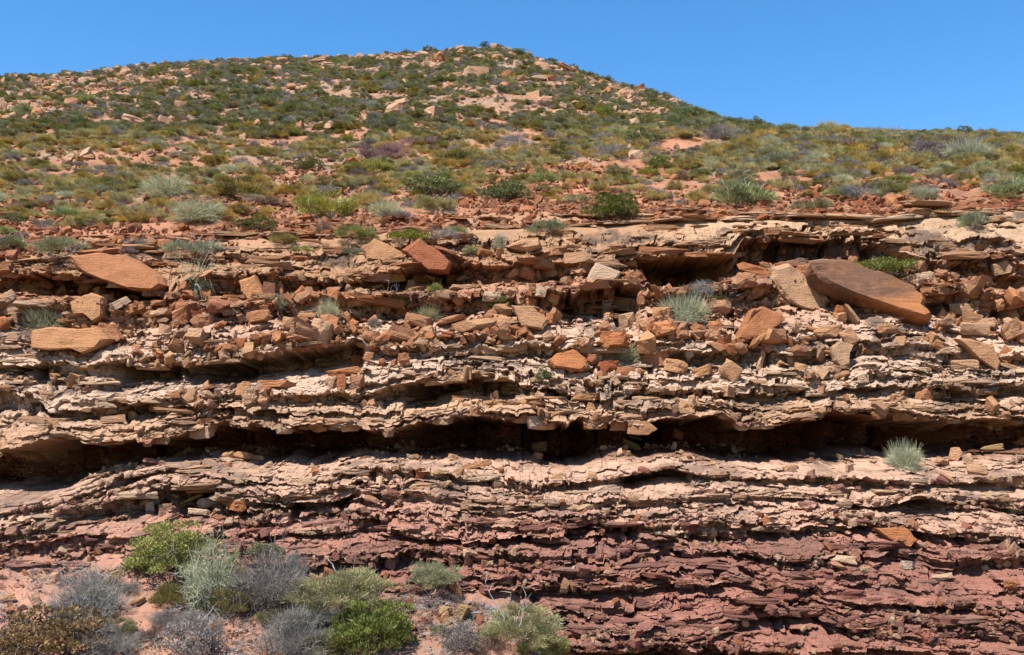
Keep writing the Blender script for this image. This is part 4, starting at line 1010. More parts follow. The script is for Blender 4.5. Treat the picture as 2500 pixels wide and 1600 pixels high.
 ('ML',165,295,95,32,0,'s','o',0,'orange slab left of the low green mound'),
 ('ML',790,220,80,36,0,'s','o',0,'orange stone above the roofing slab'),
 ('ML',1065,265,80,40,0,'b','o',0,'orange block beside the grey green mats'),
 ('ML',600,235,170,50,-4,'s','t',0,'wavy tan slab above the roofing slab'),
 ('ML',505,112,80,44,0,'b','o',0,'reddish block on the bare red slope'),
]
def rect_out(key):
    o = np.array(OUT[key], float); a, b = o.min(0), o.max(0)
    return (a[0] + b[0]) / 2, (a[1] + b[1]) / 2, b[0] - a[0], b[1] - a[1]
rr = random.Random(5)
taken = []                                               # (px, py, radius) of what has been set down
n_rock = 0
placed, landmarks = {}, []
for ent in ROCKS:
    reg, cx, cy, w_, h_, lean, kind, col, ok_, label = ent
    if label is None: continue
    x0, y0, sc = REG[reg]
    if ok_:
        cx, cy, w_, h_ = rect_out(ok_)
    else:
        cx, cy, w_, h_ = x0 + cx * sc, y0 + cy * sc, w_ * sc, h_ * sc
    n_rock += 1
    Yg = min(ground(cx, cy + h_ * 0.35), ground(cx, cy + h_ * 0.1) + 0.2)
    m = Yg / F
    W, H = w_ * m, h_ * m
    Dp = {'b': 0.85, 's': 0.75, 'w': 0.8, 'r': 0.9}[kind] * (0.5 * W + 0.5 * H)
    if ok_: Dp = {'K1': 1.5, 'K4': 1.3, 'K5': 2.0}.get(ok_, Dp)
    ln = math.radians(lean)
    # undo the growth of the outline by the lean
    ca, sa = abs(math.cos(ln)), abs(math.sin(ln))
    Wr, Hr = W, H
    if lean and not ok_:
        den = ca * ca - sa * sa
        if den > 0.3: Wr, Hr = max((W * ca - H * sa) / den, W * .5), max((H * ca - W * sa) / den, H * .45)
    big = w_ * h_ > 1500
    sub = 4 if (w_ * h_ > 5000) else 3 if w_ * h_ > 260 else 2
    V, Fc = rock_shape(100 + n_rock, kind, sub, OUT[ok_] if ok_ else None, (Wr, Dp, Hr * 1.08))
    nm = 'boulder' if w_ > 55 else 'stone'
    if kind == 's': nm = 'rock_slab'
    me = mesh_np(nm, V, Fc, 3, None, False, ROCKM[col])
    o = obj(nm, me)
    o.location = place(cx, cy + 0.02 * h_, Yg + 0.08 * Dp)
    o.rotation_euler = (rr.uniform(-.12, .12) - (0.25 if ok_ in ('K1',) else 0), -ln * -1 * 0 - ln, rr.uniform(-.25, .25) if not ok_ else 0)
    # a turn about the line of sight leans the rock in the picture
    tag(o, label, 'boulder' if nm == 'boulder' else 'stone' if nm == 'stone' else 'slab', kind='thing')
    placed.setdefault(col, []).append((o, float(max(V.max(0) - V.min(0))), kind))
    if label: landmarks.append((cx, cy, label))
    taken.append((cx, cy, max(w_, h_) * 0.5))

# broken slabs that are still part of the layers: their squared ends stand out of the face
srng = np.random.default_rng(44)
SLABM = {}
def slab_set(col):
    if col not in SLABM:
        SLABM[col] = []
        for i in range(9):
            V, Fc = rock_shape(700 + i + ord(col) * 3, 's' if i % 3 else 'b', 3, None, (1, 1, 1))
            SLABM[col].append(mesh_np('slab', V, Fc, 3, None, False, ROCKM[col]))
    return SLABM[col]
LAYERS = sorted([o for o in bpy.data.objects if o.name.split('.')[0] == 'rock_layer'], key=lambda o: o.name)
def stud(layer, r0, r1, n, cols, wmin, wmax, hmin, hmax, out, x0=-60, x1=2466, tilt=.04):
    par = LAYERS[layer]; k = 0
    while k < n:
        r_, c_ = int(srng.integers(r0, r1)), int(srng.integers(30, NC - 30))
        qx = PXs[r_, c_]
        if not (x0 < qx < x1): continue
        k += 1
        P = cliffV[r_, c_]
        w_ = math.exp(srng.uniform(math.log(wmin), math.log(wmax))); h_ = srng.uniform(hmin, hmax) * (.6 + .4 * w_ / wmax); d_ = srng.uniform(.5, .9) * min(w_, 1.1)
        col = cols[srng.integers(len(cols))]
        o = bpy.data.objects.new('slab', slab_set(col)[srng.integers(9)]); link(o, par)
        o.location = (P[0], P[1] + d_ * (.5 - out) - 26, P[2] - h_ * .2)
        o.rotation_euler = (srng.uniform(-.05, .22), srng.normal() * tilt, srng.uniform(-.35, .35)); o.scale = (w_, d_, h_)
b_ = nose_row
stud(0, 4, b_[1] - 1, 150, 'tttoo', .5, 2.0, .12, .32, .30)
stud(1, b_[1] + 18, b_[2] - 2, 110, 'toodh', .4, 1.5, .10, .30, .32)
stud(2, b_[2] + 8, b_[3] - 4, 80, 'chht', .5, 1.8, .07, .18, .22)
stud(3, b_[3] + 10, b_[4] - 3, 60, 'cch', .5, 1.8, .08, .20, .22)
stud(4, b_[4] + 6, b_[5] - 4, 60, 'ctth', .5, 1.9, .10, .26, .22)
stud(6, b_[6] + 8, b_[7] - 3, 60, 'hhc', .4, 1.5, .07, .2, .22)
stud(7, b_[7] + 8, b_[8] - 3, 60, 'php', .35, 1.3, .07, .2, .24)
stud(8, b_[8] + 6, b_[9] - 3, 80, 'p', .35, 1.3, .08, .22, .26)
stud(9, b_[9] + 6, b_[10] - 3, 60, 'p', .35, 1.4, .08, .2, .24, 1250)
stud(10, b_[10] + 6, b_[11] - 3, 80, 'p', .35, 1.4, .08, .22, .26, 1250)

# blocks along the lips themselves, so that every edge is broken
for lay, k_, n_, cols_, hx in ((0, 1, 60, 'tot', .4), (1, 2, 50, 'to', .35), (2, 3, 45, 'cc', .25), (3, 4, 45, 'ct', .25), (4, 5, 70, 'ttc', .42), (5, 6, 30, 'hc', .25), (6, 7, 50, 'hc', .3), (7, 8, 45, 'hp', .25), (8, 9, 45, 'p', .25), (9, 10, 40, 'p', .25), (10, 11, 40, 'p', .25)):
    stud(lay, b_[k_] - 9, b_[k_] + 1, n_, cols_, .3, 1.3 if k_ != 5 else .8, .12, hx, .16 if k_ != 5 else .12)

# flat slabs stepping up from the cliff edge into the scrub: still part of the hillside
def stud_hill(n, u1, cols, wmin, wmax, x0, x1):
    k = 0
    while k < n:
        r_, c_ = int(srng.integers(1, max(2, int(NH * u1)))), int(srng.integers(40, NC - 40))
        P = hillV[r_, c_]; qx, qy = seen(P)
        if not (x0 < qx < x1): continue
        k += 1
        w_ = math.exp(srng.uniform(math.log(wmin), math.log(wmax))); h_ = srng.uniform(.07, .2) * (.6 + .5 * w_ / wmax)
        o = bpy.data.objects.new('slab', slab_set(cols[srng.integers(len(cols))])[srng.integers(9)]); link(o, hill)
        o.location = (P[0], P[1], P[2] + h_ * .15); o.scale = (w_, w_ * srng.uniform(.5, .8), h_)
        o.rotation_euler = (srng.uniform(.0, .3), srng.normal() * .05, srng.uniform(-.5, .5))
stud_hill(130, .06, 'oot', .4, 1.9, -60, 1600)
stud_hill(80, .05, 'tch', .5, 2.6, 1450, 2466)
stud_hill(60, .16, 'od', .35, 1.2, 1200, 2466)
# ------------------------------------------------------------------ plants
def leaf_material(name, base, rand=0.16, tr=0.25):
    g = NG(name)
    at = g.n('ShaderNodeAttribute', attribute_name='tint').outputs['Color']
    oi = g.n('ShaderNodeObjectInfo'); hs = g.n('ShaderNodeHueSaturation'); hs.inputs['Color'].default_value = tuple(q * .86 for q in base) + (1,)
    g.l(g.mapr(oi.outputs['Random'], 0, 1, 1 - rand, 1 + rand * 1.3), hs.inputs['Value'])
    fr = g.n('ShaderNodeMath', operation='MULTIPLY'); fr.inputs[1].default_value = 9.13
    f2 = g.n('ShaderNodeMath', operation='FRACT'); g.l(oi.outputs['Random'], fr.inputs[0]); g.l(fr.outputs[0], f2.inputs[0])
    g.l(g.mapr(f2.outputs[0], 0, 1, 0.5 - rand * 0.14, 0.5 + rand * 0.12), hs.inputs['Hue'])
    g.l(g.mapr(f2.outputs[0], 0, 1, 1.1, 0.7), hs.inputs['Saturation'])
    c = g.mix('MULTIPLY', 1.0, hs.outputs[0], at)
    g.l(c, g.b.inputs['Base Color']); g.b.inputs['Roughness'].default_value = 0.75
    if tr:
        td = g.n('ShaderNodeBsdfTranslucent'); g.l(c, td.inputs['Color'])
        mx = g.n('ShaderNodeMixShader'); mx.inputs[0].default_value = tr
        g.l(g.b.outputs[0], mx.inputs[1]); g.l(td.outputs[0], mx.inputs[2])
        g.l(mx.outputs[0], g.t.nodes['Material Output'].inputs['Surface'])
    return g.m
LEAF = {'green': (.14, .16, .034), 'vivid': (.125, .145, .028), 'olive': (.245, .205, .05), 'lime': (.290, .300, .075), 'yellow': (.40, .30, .08),
        'silver': (.44, .42, .225), 'grey': (.275, .245, .21), 'mauve': (.235, .165, .155), 'rusty': (.205, .115, .036), 'dark': (.085, .105, .028),
        'greygreen': (.28, .27, .13), 'sage': (.245, .245, .115), 'brown': (.24, .155, .105)}
LEAFM = {k: leaf_material('leaf_' + k, v) for k, v in LEAF.items()}
M_STEM = leaf_material('bleached_twig', (.37, .34, .32), 0.1, 0)
M_STEMD = leaf_material('dark_twig', (.15, .115, .095), 0.1, 0)

def unit(v): return v / np.maximum(np.linalg.norm(v, axis=-1, keepdims=True), 1e-9)
def ribbons(p0, d, ln, wd, droop, rng, segs=2, tint=None):
    n = len(p0); side = unit(np.cross(d, rng.normal(size=(n, 3))))
    rows = []
    p = p0.copy(); dd = d.copy()
    for s in range(segs + 1):
        ww = wd * (1 - 0.75 * s / segs)
        rows += [p - side * ww[:, None] * .5, p + side * ww[:, None] * .5]
        p = p + dd * (ln / segs)[:, None]
        dd = unit(dd + np.array([0, 0, -1.0]) * droop[:, None] / segs + rng.normal(size=(n, 3)) * 0.12)
    V = np.stack(rows, 1); k = V.shape[1]
    Fc = []
    b = np.arange(n)[:, None] * k
    for s in range(segs):
        q = 2 * s
        Fc += [np.concatenate([b + q, b + q + 1, b + q + 3], 1), np.concatenate([b + q, b + q + 3, b + q + 2], 1)]
    tn = np.ones(n) if tint is None else tint
    T = np.repeat(tn[:, None], k, 1)
    return V.reshape(-1, 3), np.concatenate(Fc, 0), np.repeat(T.reshape(-1, 1), 3, 1)
def leaves(p, d, ln, wd, rng, tint):
    n = len(p); side = unit(np.cross(d, rng.normal(size=(n, 3)))); up = np.cross(side, d)
    mid = p + d * (ln * .45)[:, None]
    V = np.stack([p, mid - side * (wd * .5)[:, None] + up * (wd * .12)[:, None], p + d * ln[:, None], mid + side * (wd * .5)[:, None] + up * (wd * .12)[:, None]], 1)
    b = np.arange(n)[:, None] * 4
    Fc = np.concatenate([np.concatenate([b, b + 1, b + 2], 1), np.concatenate([b, b + 2, b + 3], 1)], 0)
    T = np.repeat(np.repeat(tint[:, None], 4, 1).reshape(-1, 1), 3, 1)
    return V.reshape(-1, 3), Fc, T
def merge(parts):
    V, Fc, T, o = [], [], [], 0
    for v, f, t in parts:
        V.append(v); Fc.append(f + o); T.append(t); o += len(v)
    return np.concatenate(V), np.concatenate(Fc), np.concatenate(T)

# every plant is modelled one unit wide, standing on z = 0
def dome(seed, n, ll, lw, h=0.6, lumps=26, spread=.17, upd=.6, flat=False, ragged=0.25):
    r = np.random.default_rng(seed)
    a = r.uniform(0, 2 * np.pi, lumps); rad = np.sqrt(r.uniform(0, 1, lumps)) * .40
    ex = 1 + ragged * r.normal(size=lumps)
    cx, cy = rad * np.cos(a), rad * np.sin(a) * .9
    topz = h * np.sqrt(np.clip(1 - (rad / .5) ** 2, 0.05, 1)) * np.clip(ex, .5, 1.25)
    cz = topz * r.uniform(.35, .80, lumps)
    li = r.integers(0, lumps, n)
    u3 = unit(r.normal(size=(n, 3))); u3[:, 2] = np.abs(u3[:, 2]) * .9 - .25
    sz = spread * r.uniform(.7, 1.3, lumps)
    p = np.stack([cx, cy, cz], 1)[li] + u3 * (sz[li] * r.uniform(.45, 1.0, n) ** .6)[:, None] * np.array([1, 1, .8])
    p[:, 2] = np.abs(p[:, 2])
    d = unit(u3 * .8 + np.array([0, 0, upd]) + r.normal(size=(n, 3)) * .45)
    lt = r.uniform(.72, 1.22, lumps)[li] * r.uniform(.7, 1.3, n)
    return leaves(p, d, ll * r.uniform(.6, 1.3, n), lw * r.uniform(.7, 1.3, n), r, lt)
def fine(seed, n, ln, wd, h=0.55, lumps=22, spread=.18, droop=.2, upd=.9, ragged=.25):
    """needle or broom like growth: thin upright shoots out of many lumps"""
    r = np.random.default_rng(seed)
    a = r.uniform(0, 2 * np.pi, lumps); rad = np.sqrt(r.uniform(0, 1, lumps)) * .38
    topz = h * np.sqrt(np.clip(1 - (rad / .5) ** 2, 0.06, 1)) * np.clip(1 + ragged * r.normal(size=lumps), .55, 1.25)
    c = np.stack([rad * np.cos(a), rad * np.sin(a), topz * r.uniform(.25, .62, lumps)], 1)
    li = r.integers(0, lumps, n); u3 = unit(r.normal(size=(n, 3))); u3[:, 2] = np.abs(u3[:, 2])
    p = c[li] + u3 * (spread * r.uniform(.1, .9, n))[:, None] * np.array([1, 1, .55])
    out = unit(c[li] * np.array([1, 1, .4]) + 1e-3)
    d = unit(u3 * .55 + out * .45 + np.array([0, 0, upd]) + r.normal(size=(n, 3)) * .25)
    return ribbons(p, d, ln * r.uniform(.5, 1.25, n), wd * r.uniform(.7, 1.3, n), np.full(n, droop), r, 2, r.uniform(.65, 1.3, lumps)[li] * r.uniform(.75, 1.25, n))
def tussock(seed, n, ln, wd, el=(20, 88), droop=.5, base=.16):
    r = np.random.default_rng(seed)
    a = r.uniform(0, 2 * np.pi, n); e = np.radians(r.uniform(*el, n))
    rb = np.sqrt(r.uniform(0, 1, n)) * base; ab = r.uniform(0, 2 * np.pi, n)
    p = np.stack([rb * np.cos(ab), rb * np.sin(ab), np.zeros(n)], 1)
    d = np.stack([np.cos(e) * np.cos(a), np.cos(e) * np.sin(a), np.sin(e)], 1)
    return ribbons(p, d, ln * r.uniform(.55, 1.1, n), wd * r.uniform(.7, 1.3, n), droop * r.uniform(.4, 1.4, n), r, 3, r.uniform(.6, 1.3, n))
def twigs(seed, mains, subs, h=.5, w=.012, spread=.5, droop=.35, curl=.35):
    """bare branching twigs: main stems from the base, each with several rounds of side twigs; three-sided stems"""
    r = np.random.default_rng(seed)
    V, Fc = [], []
    cnt = [0]
    def stem(p, d, ln, wd, segs):
        pts = [p]; q = p.copy(); dd = d.copy()
        for s in range(segs):
            q = q + dd * ln / segs; pts.append(q.copy())
            dd = unit(dd + r.normal(size=3) * curl / 1.5 + np.array([0, 0, -droop / segs * .6]))
        pts = np.array(pts); pts[:, 2] = np.maximum(pts[:, 2], .004)
        n1 = unit(np.cross(d, np.array([.3, .5, .81]))); n2 = np.cross(unit(d), n1)
        for i, pt in enumerate(pts):
            ww = wd * (1 - .7 * i / segs)
            for k in range(3):
                an = k * 2.094; V.append(pt + (n1 * math.cos(an) + n2 * math.sin(an)) * ww * .5)
        b = cnt[0]
        for i in range(segs):
            for k in range(3):
                a0, a1 = b + i * 3 + k, b + i * 3 + (k + 1) % 3
                Fc.append([a0, a1, a1 + 3]); Fc.append([a0, a1 + 3, a0 + 3])
        cnt[0] += len(pts) * 3
        return pts
    for m in range(mains):
        a = r.uniform(0, 2 * np.pi); e = math.radians(r.uniform(12, 80))
        d = np.array([math.cos(e) * math.cos(a), math.cos(e) * math.sin(a), math.sin(e) * h / .5])
        ln = spread * r.uniform(.6, 1.05)
        pts = stem(np.array([r.normal() * .03, r.normal() * .03, .0]), d, ln, w * 1.5, 4)
        for s in range(subs):
            i = r.integers(1, 5); dd = unit(d * .7 + r.normal(size=3) * .7 + np.array([0, 0, .25]))
            p2 = stem(pts[i] * .7 + pts[i - 1] * .3, dd, ln * r.uniform(.25, .55), w * .8, 3)
            for q in range(2):
                dq = unit(dd * .6 + r.normal(size=3) * .8 + np.array([0, 0, .2])); stem(p2[r.integers(1, 4)], dq, ln * r.uniform(.12, .3), w * .5, 2)
    V = np.array(V); return V, np.array(Fc), np.repeat(r.uniform(.8, 1.15, (len(V), 1)), 3, 1)

def pmesh(name, parts, mat):
    V, Fc, T = merge(parts) if isinstance(parts, list) else parts
    return mesh_np(name, V, Fc, 3, T, False, mat)
MESH = {}
def variants(key, fn, k=2):
    MESH[key] = [fn(i) for i in range(k)]
# foliage meshes of the hillside plants; two or three shapes of each
STEMS = [pmesh('stem', twigs(900 + i, 7, 4, .35, .016, .5), M_STEM) for i in range(3)]
STEMD = [pmesh('stem', twigs(930 + i, 7, 4, .4, .018, .5), M_STEMD) for i in range(2)]
variants('green', lambda i: pmesh('foliage', [dome(10 + i, 4200, .038, .019, .50, 34, .14)], LEAFM['green']))
variants('vivid', lambda i: pmesh('foliage', [dome(20 + i, 7000, .030, .015, .52, 40, .13)], LEAFM['vivid']))
variants('olive', lambda i: pmesh('foliage', [fine(30 + i, 4600, .075, .009, .50, 30, .15, .2, .55)], LEAFM['olive']))
variants('lime', lambda i: pmesh('foliage', [fine(40 + i, 4600, .075, .009, .52, 30, .15, .2, .6)], LEAFM['lime']))
variants('yellow', lambda i: pmesh('foliage', [fine(50 + i, 3200, .10, .009, .40, 22, .18, .3, .5)], LEAFM['yellow']))
variants('silver', lambda i: pmesh('foliage', [tussock(60 + i, 1500, .50, .008, (0, 85), 1.0, .30), fine(65 + i, 1200, .12, .008, .42, 20, .18, .5, .4)], LEAFM['silver']))
variants('grey', lambda i: pmesh('foliage', [fine(70 + i, 2600, .085, .006, .42, 24, .18, .3, .25), twigs(75 + i, 12, 6, .45, .012, .5, .4, .6)], LEAFM['grey']))
variants('mauve', lambda i: pmesh('foliage', [fine(80 + i, 2000, .11, .009, .34, 20, .18, .3, .5)], LEAFM['mauve']))
variants('dark', lambda i: pmesh('foliage', [dome(90 + i, 3600, .036, .017, .50, 30, .14)], LEAFM['dark']))
variants('sage', lambda i: pmesh('foliage', [fine(95 + i, 4600, .07, .0085, .48, 28, .16, .25, .5)], LEAFM['sage']))
variants('greygreen', lambda i: pmesh('foliage', [fine(110 + i, 4600, .07, .008, .48, 28, .16, .2, .5)], LEAFM['greygreen']))
variants('brown', lambda i: pmesh('foliage', [fine(120 + i, 2400, .075, .008, .45, 22, .17, .3, .4)], LEAFM['brown']))
# big plants near the viewer, one of a kind
variants('leafy', lambda i: pmesh('foliage', [dome(130 + i, 14000, .040, .013, .62, 80, .10, 1.1, ragged=.2)], LEAFM['vivid']), 1)
variants('tall_leafy', lambda i: pmesh('foliage', [dome(140 + i, 9000, .034, .014, .72, 60, .10, .5, ragged=.35)], LEAFM['lime']), 1)
variants('wiry', lambda i: pmesh('foliage', [twigs(155 + i, 60, 9, .8, .011, .55, 1.1, .8), fine(158 + i, 1500, .10, .006, .62, 26, .2, .6, .2)], LEAFM['silver']), 2)
variants('dead', lambda i: pmesh('branch', [twigs(160 + i, 60, 10, .75, .008, .52, .8, .85), fine(165 + i, 5000, .075, .004, .6, 34, .19, .6, .1)], LEAFM['grey']), 3)
variants('soft', lambda i: pmesh('foliage', [fine(170 + i, 16000, .034, .0052, .58, 70, .12, .3, .12, .15)], LEAFM['greygreen']), 2)
variants('softgreen', lambda i: pmesh('foliage', [fine(180 + i, 14000, .036, .0058, .58, 56, .12, .3, .15, .15)], LEAFM['lime']), 2)
variants('cushion', lambda i: pmesh('foliage', [fine(190 + i, 8000, .05, .007, .50, 36, .14, .15, .5, .15)], LEAFM['olive']), 2)
variants('rusty', lambda i: pmesh('foliage', [dome(200 + i, 9000, .028, .018, .60, 70, .085, .6, ragged=.15)], LEAFM['rusty']), 1)
variants('silverleaf', lambda i: pmesh('foliage', [dome(210 + i, 3600, .05, .016, .45, 40, .10, .8, ragged=.4)], LEAFM['grey']), 1)
variants('hang', lambda i: pmesh('foliage', [tussock(220 + i, 700, .7, .012, (-40, 60), 1.5, .25)], LEAFM['silver']), 1)

BB = {}
prng = random.Random(17)
def plant(px, base, w_, h_, kind, label, cat='shrub', group=None, stems=None, name=None, Y=None, yaw=None, split=True):
    Yg = ground(px, base - 3) if Y is None else Y
    m = Yg / F
    if name is None:
        name = {'silver': 'tussock', 'wiry': 'wiry_bush', 'dead': 'dead_bush', 'grey': 'dry_shrub', 'hang': 'tussock'}.get(kind, 'shrub')
    me = prng.choice(MESH[kind])
    if me.name not in BB:
        a = np.empty(len(me.vertices) * 3, np.float32); me.vertices.foreach_get('co', a); a = a.reshape(-1, 3)
        BB[me.name] = (np.percentile(a[:, 0], 98.5) - np.percentile(a[:, 0], 1.5), np.percentile(a[:, 2], 98.5))
    bw, bh = BB[me.name]
    if base > 1290: w_, h_ = w_ * 1.04, h_ * 1.04
    S = w_ * m / bw; Sz = h_ * m / bh
    yw = prng.uniform(0, 6.28) if yaw is None else yaw
    e = bpy.data.objects.new(name, None); link(e)
    e.empty_display_size = 0.1
    P = place(px, base, Yg + 0.12 * S)
    e.location = (P[0], P[1], P[2] - 0.03 * Sz)
    e.rotation_euler = (0, 0, yw); e.scale = (S, S, Sz)
    tag(e, label, cat, group, 'thing')
    f = obj(me.name.split('.')[0], me, e)
    if stems is not None:
        st = prng.choice(STEMS if stems == 'pale' else STEMD)
        s = obj('stem', st, e); s.scale = (1, 1, 1)
    taken.append((px, base - h_ / 2, w_ * 0.45)); landmarks.append((px, base - h_ / 2, label))
    return e
